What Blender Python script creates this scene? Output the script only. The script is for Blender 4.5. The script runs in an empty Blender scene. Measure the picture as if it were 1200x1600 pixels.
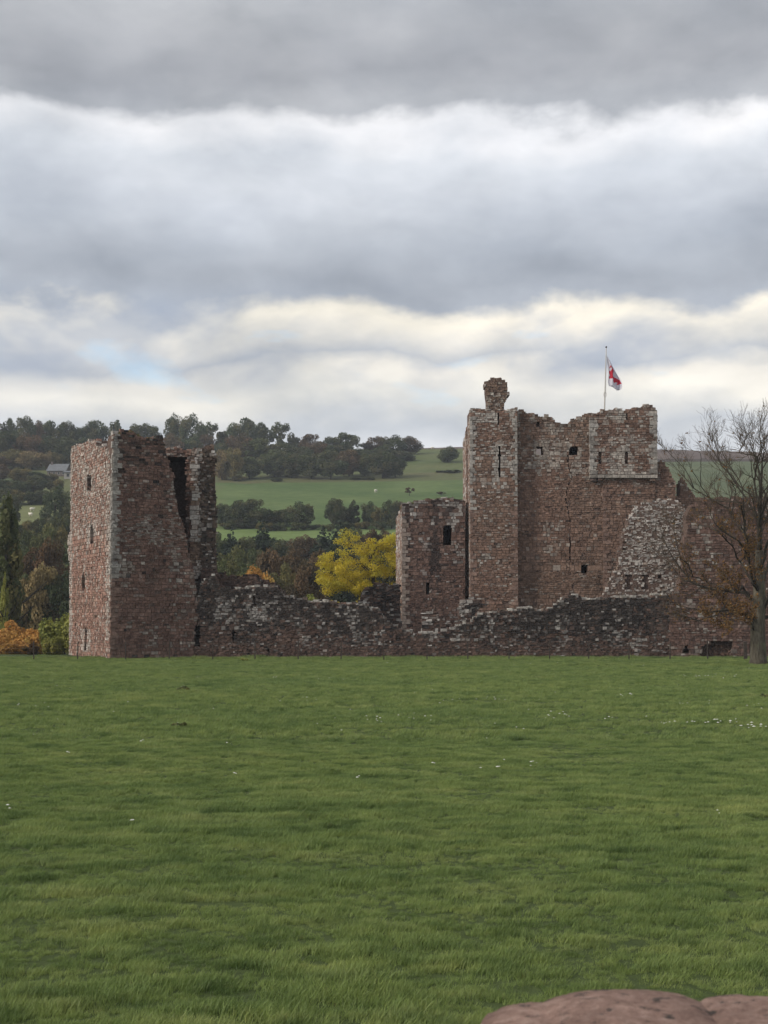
import bpy, math, random
import numpy as np
from mathutils import Vector, noise as mnoise

R = math.radians
SC = bpy.context.scene
COL = SC.collection

# ------------------------------------------------------------------ camera
F, W0, H0 = 2300.0, 1200.0, 1600.0        # focal length and frame in photograph pixels
CAMZ = 2.8
PITCH = math.atan(167 / F)
cam_d = bpy.data.cameras.new('camera')
cam_d.sensor_fit = 'VERTICAL'
cam_d.sensor_height = 24.0
cam_d.lens = 24.0 * F / H0
cam_d.clip_start = 0.1
cam_d.clip_end = 20000
cam_d.dof.use_dof = True
cam_d.dof.focus_distance = 90.0
cam_d.dof.aperture_fstop = 9.0
cam = bpy.data.objects.new('camera', cam_d)
COL.objects.link(cam)
cam.location = (0, 0, CAMZ)
cam.rotation_euler = (R(90) + PITCH, 0, 0)
SC.camera = cam

# ------------------------------------------------------------------ light, sky, exposure
SUN_EL, SUN_DIR = R(28), (-0.92, -0.39)
sd = bpy.data.lights.new('sun', 'SUN')
sd.energy = 1.5
sd.angle = R(12)
sd.color = (1.0, 0.93, 0.84)
sun = bpy.data.objects.new('sun', sd)
COL.objects.link(sun)
_s = Vector((SUN_DIR[0], SUN_DIR[1], 0)).normalized() * math.cos(SUN_EL) + Vector((0, 0, math.sin(SUN_EL)))
sun.rotation_euler = _s.to_track_quat('Z', 'Y').to_euler()
sun.location = (-40, -20, 60)
SC.view_settings.view_transform = 'Standard'
SC.view_settings.look = 'None'
SC.view_settings.gamma = 1.0
SC.view_settings.exposure = 1.1
SC.view_settings.use_curve_mapping = False
SC.cycles.use_denoising = True
SC.cycles.max_bounces = 6
SC.cycles.transparent_max_bounces = 4
SC.cycles.volume_bounces = 0


class NT:
    """tiny helper to write node trees"""
    def __init__(self, tree):
        self.t = tree
        tree.nodes.clear()

    def n(self, typ, **kw):
        nd = self.t.nodes.new(typ)
        for k, v in kw.items():
            if k.startswith('i_'):
                key = k[2:]
                sock = nd.inputs[int(key)] if key.isdigit() else nd.inputs[key.replace('_', ' ')]
                if isinstance(v, bpy.types.NodeSocket):
                    self.t.links.new(v, sock)
                else:
                    sock.default_value = v
            else:
                setattr(nd, k, v)
        return nd

    def math(self, op, a, b=0.0, clamp=False):
        nd = self.n('ShaderNodeMath', operation=op, use_clamp=clamp)
        for i, v in enumerate((a, b)):
            if isinstance(v, bpy.types.NodeSocket):
                self.t.links.new(v, nd.inputs[i])
            else:
                nd.inputs[i].default_value = v
        return nd.outputs[0]

    def ramp(self, fac, stops, interp='LINEAR'):
        nd = self.n('ShaderNodeValToRGB')
        cr = nd.color_ramp
        cr.interpolation = interp
        while len(cr.elements) < len(stops):
            cr.elements.new(0.5)
        for e, (p, c) in zip(cr.elements, stops):
            e.position = p
            e.color = (*c, 1) if len(c) == 3 else c
        self.t.links.new(fac, nd.inputs[0])
        return nd.outputs[0]

    def mix(self, fac, a, b, blend='MIX'):
        nd = self.n('ShaderNodeMix', data_type='RGBA', blend_type=blend)
        for i, v in ((0, fac), (6, a), (7, b)):
            if isinstance(v, bpy.types.NodeSocket):
                self.t.links.new(v, nd.inputs[i])
            elif i == 0:
                nd.inputs[0].default_value = v
            else:
                nd.inputs[i].default_value = (*v, 1) if len(v) == 3 else v
        return nd.outputs[2]

    def noise(self, vec, scale, detail=4, rough=0.55, dist=0.0, out=0):
        nd = self.n('ShaderNodeTexNoise')
        nd.inputs['Scale'].default_value = scale
        nd.inputs['Detail'].default_value = detail
        nd.inputs['Roughness'].default_value = rough
        nd.inputs['Distortion'].default_value = dist
        if vec is not None:
            self.t.links.new(vec, nd.inputs['Vector'])
        return nd.outputs[out]

    def comb(self, x, y, z):
        nd = self.n('ShaderNodeCombineXYZ')
        for i, v in enumerate((x, y, z)):
            if isinstance(v, bpy.types.NodeSocket):
                self.t.links.new(v, nd.inputs[i])
            else:
                nd.inputs[i].default_value = v
        return nd.outputs[0]

    def link(self, a, b):
        self.t.links.new(a, b)


def srgb(r, g, b):
    f = lambda c: (c / 255 / 12.92) if c / 255 <= 0.04045 else ((c / 255 + 0.055) / 1.055) ** 2.4
    return (f(r), f(g), f(b))


world = bpy.data.worlds.new('World')
SC.world = world
world.use_nodes = True
w = NT(world.node_tree)
tc = w.n('ShaderNodeTexCoord')
sp = w.n('ShaderNodeSeparateXYZ')
w.link(tc.outputs['Generated'], sp.inputs[0])
el = w.math('MULTIPLY', w.math('ARCSINE', sp.outputs[2]), 180 / math.pi)
az = w.math('MULTIPLY', w.math('ARCTAN2', sp.outputs[0], sp.outputs[1]), 180 / math.pi)
# cloud decks: soft bands by elevation, warped by turbulence that is stretched along the horizon
v1 = w.comb(w.math('MULTIPLY', az, 0.055), w.math('MULTIPLY', el, 0.13), 1.9)
v2 = w.comb(w.math('MULTIPLY', az, 0.14), w.math('MULTIPLY', el, 0.23), 14.37)
n1 = w.noise(v1, 1.0, 3, 0.5)
n2 = w.noise(v2, 1.4, 7, 0.56, 0.12)
warp = w.math('ADD', w.math('MULTIPLY', w.math('SUBTRACT', n1, 0.5), 4.2),
              w.math('MULTIPLY', w.math('SUBTRACT', n2, 0.5), 3.0))
e2 = w.math('MULTIPLY', w.math('ADD', el, warp), 1 / 45.0, clamp=True)
d = lambda deg: deg / 45.0
bands = w.ramp(e2, [
    (d(0), srgb(206, 208, 211)),
    (d(6.4), srgb(206, 208, 211)),
    (d(7.6), srgb(186, 190, 195)),
    (d(8.8), srgb(230, 226, 216)),
    (d(9.6), srgb(226, 221, 211)),
    (d(10.2), srgb(184, 187, 191)),
    (d(10.8), srgb(214, 211, 205)),
    (d(11.7), srgb(242, 234, 217)),
    (d(12.25), srgb(160, 166, 175)),
    (d(12.9), srgb(150, 156, 165)),
    (d(14.4), srgb(166, 172, 181)),
    (d(16.2), srgb(184, 189, 197)),
    (d(17.8), srgb(202, 206, 212)),
    (d(18.9), srgb(226, 226, 228)),
    (d(19.5), srgb(166, 169, 174)),
    (d(20.6), srgb(148, 151, 157)),
    (d(22.8), srgb(160, 163, 168)),
    (d(27), srgb(196, 198, 201)),
    (d(33), srgb(188, 191, 195)),
    (d(45), srgb(216, 218, 220))])
n3 = w.noise(v2, 1.5, 7, 0.56, 0.2)
bands = w.mix(1.0, bands, w.ramp(n3, [(0.25, (0.82, 0.83, 0.84)), (0.75, (1.18, 1.17, 1.16))]), 'MULTIPLY')
v5 = w.comb(w.math('MULTIPLY', az, 0.085), w.math('MULTIPLY', el, 0.16), 9.99)
n5 = w.ramp(w.noise(v5, 1.0, 5, 0.55, 0.2), [(0.50, (0, 0, 0)), (0.62, (0.72, 0.72, 0.72))])
n5 = w.math('MULTIPLY', n5, w.ramp(w.math('MULTIPLY', el, 1 / 45.0), [(d(8.2), (0, 0, 0)), (d(9.6), (1, 1, 1)), (d(11.8), (1, 1, 1)), (d(13.2), (0, 0, 0))]))
bands = w.mix(n5, bands, srgb(154, 164, 180))
n4 = w.noise(v1, 2.3, 3, 0.5)
bands = w.mix(1.0, bands, w.ramp(n4, [(0.3, (0.82, 0.84, 0.87)), (0.7, (1.12, 1.11, 1.10))]), 'MULTIPLY')
sky = w.n('ShaderNodeTexSky', sky_type='NISHITA', sun_disc=False, sun_elevation=SUN_EL,
          sun_rotation=math.atan2(SUN_DIR[0], SUN_DIR[1]))
bg1 = w.n('ShaderNodeBackground', i_Strength=0.10)
w.link(sky.outputs[0], bg1.inputs[0])
bg2 = w.n('ShaderNodeBackground', i_Strength=0.60)
w.link(bands, bg2.inputs[0])
# gaps: thin places low in the cloud where the blue shows
v3 = w.comb(w.math('MULTIPLY', az, 0.11), w.math('MULTIPLY', el, 0.34), 5.34)
gap = w.noise(v3, 1.0, 5, 0.55, 0.3)
lowband = w.ramp(w.math('MULTIPLY', el, 1 / 45.0), [(d(6.5), (0, 0, 0)), (d(8.5), (1, 1, 1)), (d(11), (1, 1, 1)), (d(13), (0, 0, 0))])
gapm = w.math('MULTIPLY', w.ramp(gap, [(0.60, (0, 0, 0)), (0.72, (1, 1, 1))]), lowband)
gapm = w.math('MULTIPLY', gapm, 0.8)
mx = w.n('ShaderNodeMixShader')
w.link(gapm, mx.inputs[0]); w.link(bg2.outputs[0], mx.inputs[1]); w.link(bg1.outputs[0], mx.inputs[2])
wo = w.n('ShaderNodeOutputWorld')
w.link(mx.outputs[0], wo.inputs[0])

# ------------------------------------------------------------------ helpers
def ray(px, py):
    xc, yc = (px - 600) / F, -(py - 800) / F
    return Vector((xc, math.cos(PITCH) - yc * math.sin(PITCH), math.sin(PITCH) + yc * math.cos(PITCH)))


CAMP = Vector((0, 0, CAMZ))


def P(px, py, Y):
    r = ray(px, py)
    return CAMP + r * (Y / r.y)


def Xat(px, Y):
    return P(px, 967, Y).x


def to_px(p):
    q = p - CAMP
    c, s = math.cos(PITCH), math.sin(PITCH)
    zf = q.y * c + q.z * s
    return 600 + F * q.x / zf, 800 - F * (q.z * c - q.y * s) / zf


def sstep(a, b, x):
    t = min(1, max(0, (x - a) / (b - a)))
    return t * t * (3 - 2 * t)


def lerp3(a, b, t):
    return tuple(a[i] + (b[i] - a[i]) * t for i in range(3))


class MB:
    """collects verts, faces and per-vertex colours into one mesh"""
    def __init__(self):
        self.v, self.f, self.c = [], [], []

    def add(self, verts, faces, col=None):
        b = len(self.v)
        self.v.extend(verts)
        self.f.extend([tuple(i + b for i in fc) for fc in faces])
        if col is not None:
            self.c.extend([col] * len(verts))

    def box(self, lo, hi, col=None):
        x0, y0, z0 = lo; x1, y1, z1 = hi
        self.add([(x0, y0, z0), (x1, y0, z0), (x1, y1, z0), (x0, y1, z0), (x0, y0, z1), (x1, y0, z1), (x1, y1, z1), (x0, y1, z1)],
                 [(0, 3, 2, 1), (4, 5, 6, 7), (0, 1, 5, 4), (1, 2, 6, 5), (2, 3, 7, 6), (3, 0, 4, 7)], col)

    def tube(self, pts, rad, sides=6, col=None, cap=True):
        n = len(pts)
        vs, fs = [], []
        up = Vector((0.31, 0.2, 0.93))
        for i in range(n):
            a = pts[max(0, i - 1)]; b = pts[min(n - 1, i + 1)]
            d = (b - a)
            d = d.normalized() if d.length > 1e-9 else Vector((0, 0, 1))
            x = d.cross(up)
            if x.length < 1e-3:
                x = d.cross(Vector((1, 0, 0)))
            x.normalize(); y = d.cross(x)
            for k in range(sides):
                a_ = 2 * math.pi * k / sides
                q = pts[i] + (x * math.cos(a_) + y * math.sin(a_)) * rad[i]
                vs.append((q.x, q.y, q.z))
        for i in range(n - 1):
            for k in range(sides):
                k2 = (k + 1) % sides
                fs.append((i * sides + k, i * sides + k2, (i + 1) * sides + k2, (i + 1) * sides + k))
        if cap:
            fs.append(tuple(range(sides))[::-1])
            fs.append(tuple(range((n - 1) * sides, n * sides)))
        self.add(vs, fs, col)

    def mesh(self, name, mat=None, smooth=False):
        me = bpy.data.meshes.new(name)
        me.from_pydata(self.v, [], self.f)
        if self.c:
            at = me.color_attributes.new('col', 'FLOAT_COLOR', 'POINT')
            arr = np.ones((len(self.v), 4), dtype=np.float32)
            arr[:, :3] = np.array(self.c, dtype=np.float32)
            at.data.foreach_set('color', arr.ravel())
        if mat:
            me.materials.append(mat)
        if smooth:
            me.polygons.foreach_set('use_smooth', [True] * len(me.polygons))
        me.update()
        return me

    def build(self, name, mat=None, parent=None, smooth=False):
        return obj(name, self.mesh(name, mat, smooth), parent)


def obj(name, data, parent=None, loc=None):
    o = bpy.data.objects.new(name, data)
    COL.objects.link(o)
    if parent:
        o.parent = parent
    if loc is not None:
        o.location = loc
    return o


def tag(o, label=None, cat=None, group=None, kind=None):
    for k, v in (('label', label), ('category', cat), ('group', group), ('kind', kind)):
        if v:
            o[k] = v
    return o


def thing(name, label, cat, loc=(0, 0, 0), group=None):
    return tag(obj(name, None, None, loc), label, cat, group)


def np_mesh(name, V, Q, mat=None, C=None):
    me = bpy.data.meshes.new(name)
    n = len(Q)
    k = Q.shape[1]
    me.vertices.add(len(V)); me.vertices.foreach_set('co', V.astype(np.float32).ravel())
    me.loops.add(n * k); me.loops.foreach_set('vertex_index', Q.astype(np.int32).ravel())
    me.polygons.add(n)
    me.polygons.foreach_set('loop_start', np.arange(0, n * k, k, dtype=np.int32))
    if C is not None:
        at = me.color_attributes.new('col', 'FLOAT_COLOR', 'POINT')
        arr = np.ones((len(V), 4), dtype=np.float32); arr[:, :3] = C
        at.data.foreach_set('color', arr.ravel())
    if mat:
        me.materials.append(mat)
    me.update(calc_edges=True)
    me.validate()
    return me


# ------------------------------------------------------------------ materials
def new_mat(name):
    m = bpy.data.materials.new(name)
    m.use_nodes = True
    return m, NT(m.node_tree)


def finish(t, color, rough=0.9, bump=None, bstr=0.5, bdist=0.02, spec=0.2, transl=None):
    b = t.n('ShaderNodeBsdfPrincipled')
    if isinstance(color, bpy.types.NodeSocket):
        t.link(color, b.inputs['Base Color'])
    else:
        b.inputs['Base Color'].default_value = (*color, 1)
    b.inputs['Roughness'].default_value = rough
    b.inputs['Specular IOR Level'].default_value = spec
    if bump is not None:
        bp = t.n('ShaderNodeBump', i_Strength=bstr, i_Distance=bdist)
        t.link(bump, bp.inputs['Height'])
        t.link(bp.outputs[0], b.inputs['Normal'])
    out = t.n('ShaderNodeOutputMaterial')
    if transl:
        tr = t.n('ShaderNodeBsdfTranslucent')
        if isinstance(color, bpy.types.NodeSocket):
            t.link(color, tr.inputs[0])
        else:
            tr.inputs[0].default_value = (*color, 1)
        mxs = t.n('ShaderNodeMixShader'); mxs.inputs[0].default_value = transl
        t.link(b.outputs[0], mxs.inputs[1]); t.link(tr.outputs[0], mxs.inputs[2])
        t.link(mxs.outputs[0], out.inputs[0])
    else:
        t.link(b.outputs[0], out.inputs[0])


def stone_material(name, contrast=0.55, lichen=0.35):
    m, t = new_mat(name)
    at = t.n('ShaderNodeVertexColor', layer_name='col').outputs[0]
    pos = t.n('ShaderNodeNewGeometry').outputs['Position']
    nz = t.noise(pos, 5.0, 6, 0.65)
    c = t.mix(1.0, at, t.ramp(nz, [(0.25, (1 - contrast,) * 3), (0.75, (1 + contrast,) * 3)]), 'MULTIPLY')
    c = t.mix(1.0, c, t.ramp(t.noise(pos, 1.1, 8, 0.68), [(0.3, (0.66, 0.66, 0.68)), (0.7, (1.3, 1.28, 1.26))]), 'MULTIPLY')
    l = t.noise(pos, 2.2, 8, 0.7)
    lm = t.math('MULTIPLY', t.ramp(l, [(0.60, (0, 0, 0)), (0.70, (1, 1, 1))]), lichen)
    c = t.mix(lm, c, (0.36, 0.34, 0.31))
    bm = t.noise(pos, 14.0, 6, 0.7)
    finish(t, c, 0.95, bm, 0.9, 0.05, spec=0.12)
    return m


M_STONE = stone_material('sandstone_masonry')
M_CORE, t = new_mat('mortar_core')
pos = t.n('ShaderNodeNewGeometry').outputs['Position']
finish(t, t.ramp(t.noise(pos, 7, 6, 0.7), [(0.3, (0.075, 0.050, 0.042)), (0.7, (0.19, 0.135, 0.112))]), 0.97, t.noise(pos, 9, 6, 0.7), 1.0, 0.12, spec=0.1)


def leaf_material(name, a, b, transl=0.3, objvar=0.35, hue2=None):
    m, t = new_mat(name)
    at = t.n('ShaderNodeVertexColor', layer_name='col').outputs[0]
    rnd = t.n('ShaderNodeObjectInfo').outputs['Random']
    base = t.mix(t.n('ShaderNodeSeparateColor', i_Color=at).outputs[0], a, b)
    if hue2:
        base = t.mix(t.math('MULTIPLY', t.n('ShaderNodeSeparateColor', i_Color=at).outputs[1], 0.9), base, hue2)
    v = t.math('ADD', 1 - objvar / 2, t.math('MULTIPLY', rnd, objvar))
    base = t.mix(1.0, base, t.comb(v, v, v), 'MULTIPLY')
    finish(t, base, 0.75, spec=0.15, transl=transl)
    return m


def bark_material(name, a, b):
    m, t = new_mat(name)
    pos = t.n('ShaderNodeNewGeometry').outputs['Position']
    mp = t.n('ShaderNodeMapping'); mp.inputs['Scale'].default_value = (6, 6, 1.6)
    t.link(pos, mp.inputs[0])
    nz = t.noise(mp.outputs[0], 1.5, 6, 0.7)
    finish(t, t.ramp(nz, [(0.3, a), (0.7, b)]), 0.95, nz, 0.8, 0.05, spec=0.1)
    return m


M_BARK = bark_material('bark', (0.022, 0.018, 0.014), (0.075, 0.066, 0.052))
M_TWIG = bark_material('twig_bark', (0.045, 0.034, 0.026), (0.10, 0.08, 0.06))
M_LEAF = {
    'dark': leaf_material('leaf_dark_green', (0.030, 0.045, 0.022), (0.10, 0.122, 0.056), hue2=(0.125, 0.11, 0.05)),
    'mid': leaf_material('leaf_mid_green', (0.045, 0.060, 0.024), (0.11, 0.13, 0.052), hue2=(0.15, 0.13, 0.05)),
    'olive': leaf_material('leaf_olive', (0.07, 0.070, 0.028), (0.17, 0.155, 0.062), hue2=(0.22, 0.165, 0.06)),
    'brown': leaf_material('leaf_brown', (0.055, 0.045, 0.026), (0.135, 0.102, 0.052), hue2=(0.15, 0.088, 0.048)),
    'rust': leaf_material('leaf_rust', (0.07, 0.042, 0.022), (0.16, 0.088, 0.042), hue2=(0.06, 0.05, 0.02)),
    'orange': leaf_material('leaf_orange', (0.30, 0.15, 0.04), (0.55, 0.29, 0.08), hue2=(0.48, 0.33, 0.10)),
    'yellow': leaf_material('leaf_yellow', (0.46, 0.35, 0.035), (0.78, 0.62, 0.07), hue2=(0.52, 0.48, 0.07), transl=0.45),
    'ygreen': leaf_material('leaf_yellow_green', (0.12, 0.14, 0.035), (0.27, 0.28, 0.075), hue2=(0.34, 0.30, 0.07)),
    'tan': leaf_material('leaf_tan', (0.13, 0.10, 0.05), (0.30, 0.22, 0.10), hue2=(0.18, 0.15, 0.065)),
    'pine': leaf_material('leaf_conifer', (0.018, 0.030, 0.019), (0.045, 0.062, 0.036)),
}

# ------------------------------------------------------------------ ground
PROFILE = [(-200, 0), (104, 0), (150, -1.0), (200, -2.0), (250, 3), (300, 11), (380, 25), (520, 51.5), (600, 67.5), (690, 83.5), (760, 90), (900, 86), (1300, 60), (9000, 0)]
_px = np.array([p[0] for p in PROFILE], float); _pz = np.array([p[1] for p in PROFILE], float)


def prof(y):
    # smooth interpolation: average over a window
    return (np.interp(y - 12, _px, _pz) + np.interp(y, _px, _pz) + np.interp(y + 12, _px, _pz)) / 3 if y > 118 else 0.0


def ground_z(x, y):
    z = prof(y)
    if y > 300:
        k = sstep(300, 600, y)
        z -= 7.0 * k * sstep(40, 110, x)                           # the hill falls away to the east
        z += k * 2.2 * mnoise.noise(Vector((x * 0.008, y * 0.008, 4.2)))
    if y < 104:
        z += 0.05 * mnoise.noise(Vector((x * 0.12, y * 0.12, 1.0)))
    return z


FIELD_PATCHES = []


def ground_col(x, y):
    nz = mnoise.noise(Vector((x * 0.05, y * 0.05, 0)))
    if y < 135:
        return (0.050, 0.068, 0.023)
    if y < 362:
        return (0.035, 0.04, 0.02)
    px = 600 + F * x / y
    g = lerp3((0.062, 0.098, 0.032), (0.092, 0.128, 0.044), 0.5 + nz + 0.5 * mnoise.noise(Vector((x * 0.015, y * 0.04, 9))))
    if px < 330:
        if y < 470:
            return lerp3((0.14, 0.145, 0.065), (0.11, 0.125, 0.05), 0.5 + nz)
        return lerp3((0.08, 0.10, 0.04), (0.12, 0.11, 0.05), 0.5 + nz * 0.5) if px > 60 else (0.06, 0.075, 0.03)
    if px < 1000:
        if y < 388:
            return (0.12, 0.165, 0.055)
        if y < 523 + 4 * nz:
            return g
        if y < 552:
            return lerp3((0.10, 0.095, 0.045), (0.075, 0.09, 0.035), 0.5 + nz)
        return lerp3((0.075, 0.095, 0.035), (0.10, 0.11, 0.045), 0.5 + nz)
    return lerp3((0.070, 0.090, 0.042), (0.095, 0.110, 0.055), 0.5 + nz)


def grid_sheet(xs, ys, zf, cf):
    V = np.empty((len(ys) * len(xs), 3)); C = np.empty((len(ys) * len(xs), 3))
    k = 0
    for y in ys:
        for x in xs:
            V[k] = (x, y, zf(x, y)); C[k] = cf(x, y); k += 1
    nx = len(xs)
    i, j = np.meshgrid(np.arange(nx - 1), np.arange(len(ys) - 1))
    a = (j * nx + i).ravel()
    Q = np.stack([a, a + 1, a + nx + 1, a + nx], 1)
    return V, Q, C


M_GROUND, t = new_mat('meadow_ground')
at = t.n('ShaderNodeVertexColor', layer_name='col').outputs[0]
pos = t.n('ShaderNodeNewGeometry').outputs['Position']
c = t.mix(1.0, at, t.ramp(t.noise(pos, 0.25, 8, 0.7), [(0.25, (0.72, 0.75, 0.72)), (0.75, (1.25, 1.22, 1.25))]), 'MULTIPLY')
finish(t, c, 0.95, t.noise(pos, 2.5, 6, 0.7), 0.6, 0.15, spec=0.1)


def axis(spec):
    out = [spec[0][0]]
    for a, b, s in spec:
        n = max(1, round((b - a) / s))
        out += [a + (b - a) * (i + 1) / n for i in range(n)]
    return out


gx = axis([(-2500, -900, 400), (-900, -300, 50), (-300, 300, 6), (300, 900, 50), (900, 2500, 400)])
gy = axis([(-60, 0, 10), (0, 130, 3.25), (130, 330, 8), (330, 760, 4), (760, 1000, 20), (1000, 2600, 400)])
V, Q, C = grid_sheet(gx, gy, ground_z, ground_col)
g = obj('ground', np_mesh('ground', V, Q, M_GROUND, C))
tag(g, 'pasture field and hill slopes behind the castle', kind='structure')
g.data.polygons.foreach_set('use_smooth', [True] * len(g.data.polygons))

# far moor ridge beyond the hill, seen at the right edge
def moor_z(x, y):
    crest = 131 + 6 * mnoise.noise(Vector((x * 0.004, 0.3, 0))) + 0.8 * mnoise.noise(Vector((x * 0.05, y * 0.03, 3)))
    return 20 + (crest - 20) * math.sin(min(1.0, (y - 820) / 310.0) * math.pi / 2) if y < 1130 else crest - (y - 1130) * 0.05


def moor_col(x, y):
    nz = mnoise.noise(Vector((x * 0.02, y * 0.05, 0)))
    return lerp3((0.075, 0.05, 0.04), (0.12, 0.085, 0.065), 0.5 + nz)


V, Q, C = grid_sheet(axis([(-700, 1200, 14)]), axis([(820, 1140, 10), (1140, 2000, 100)]), moor_z, moor_col)
g2 = obj('moor_hill', np_mesh('moor_hill', V, Q, M_GROUND, C))
tag(g2, 'brown moorland ridge on the skyline', kind='structure')
# ------------------------------------------------------------------ masonry
RED0, RED1 = (0.175, 0.088, 0.070), (0.285, 0.158, 0.125)
BROWN0, BROWN1 = (0.14, 0.090, 0.068), (0.235, 0.158, 0.12)
PALE0, PALE1 = (0.30, 0.265, 0.24), (0.50, 0.465, 0.43)
DARK0, DARK1 = (0.028, 0.026, 0.027), (0.075, 0.062, 0.058)


def pick(rng, a, b):
    k = rng.random()
    j = 1 + rng.uniform(-0.12, 0.12)
    c = [(a[i] + (b[i] - a[i]) * k) * j for i in range(3)]
    m_ = sum(c) / 3
    c = [x * 0.9 + m_ * 0.1 for x in c]
    s_ = min(1.0, max(0.0, (c[0] - c[2]) / max(c[0], 1e-4) * 2))
    return (c[0], c[1] * (0.99 + 0.03 * s_), c[2] * (1.0 - 0.03 * s_))


def nz2(u, v, s, seed=0.0):
    return mnoise.noise(Vector((u * s, v * s, seed)))


def scan(poly, v):
    xs = []
    n = len(poly)
    for i in range(n):
        (u0, v0), (u1, v1) = poly[i], poly[(i + 1) % n]
        if (v0 <= v < v1) or (v1 <= v < v0):
            xs.append(u0 + (v - v0) / (v1 - v0) * (u1 - u0))
    xs.sort()
    return [(xs[i], xs[i + 1]) for i in range(0, len(xs) - 1, 2)]


def subtract(iv, cut):
    out = []
    for a, b in iv:
        c0, c1 = cut
        if c1 <= a or c0 >= b:
            out.append((a, b)); continue
        if c0 > a:
            out.append((a, c0))
        if c1 < b:
            out.append((c1, b))
    return out


class Wall:
    """a vertical plane through A, running along angle a; n looks out towards the viewer"""
    def __init__(self, A, ang):
        self.A = Vector((A[0], A[1], 0))
        a = R(ang)
        self.t = Vector((math.cos(a), math.sin(a), 0))
        self.n = Vector((math.sin(a), -math.cos(a), 0))

    def uv(self, px, py):
        d = ray(px, py)
        s = (self.A - CAMP).dot(self.n) / d.dot(self.n)
        p = CAMP + d * s
        return ((p - self.A).dot(self.t), p.z)

    def pt(self, u, v, d):
        q = self.A + self.t * u + self.n * d
        return Vector((q.x, q.y, v))

    def poly(self, pts):
        return [self.uv(*p) for p in pts]


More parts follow.
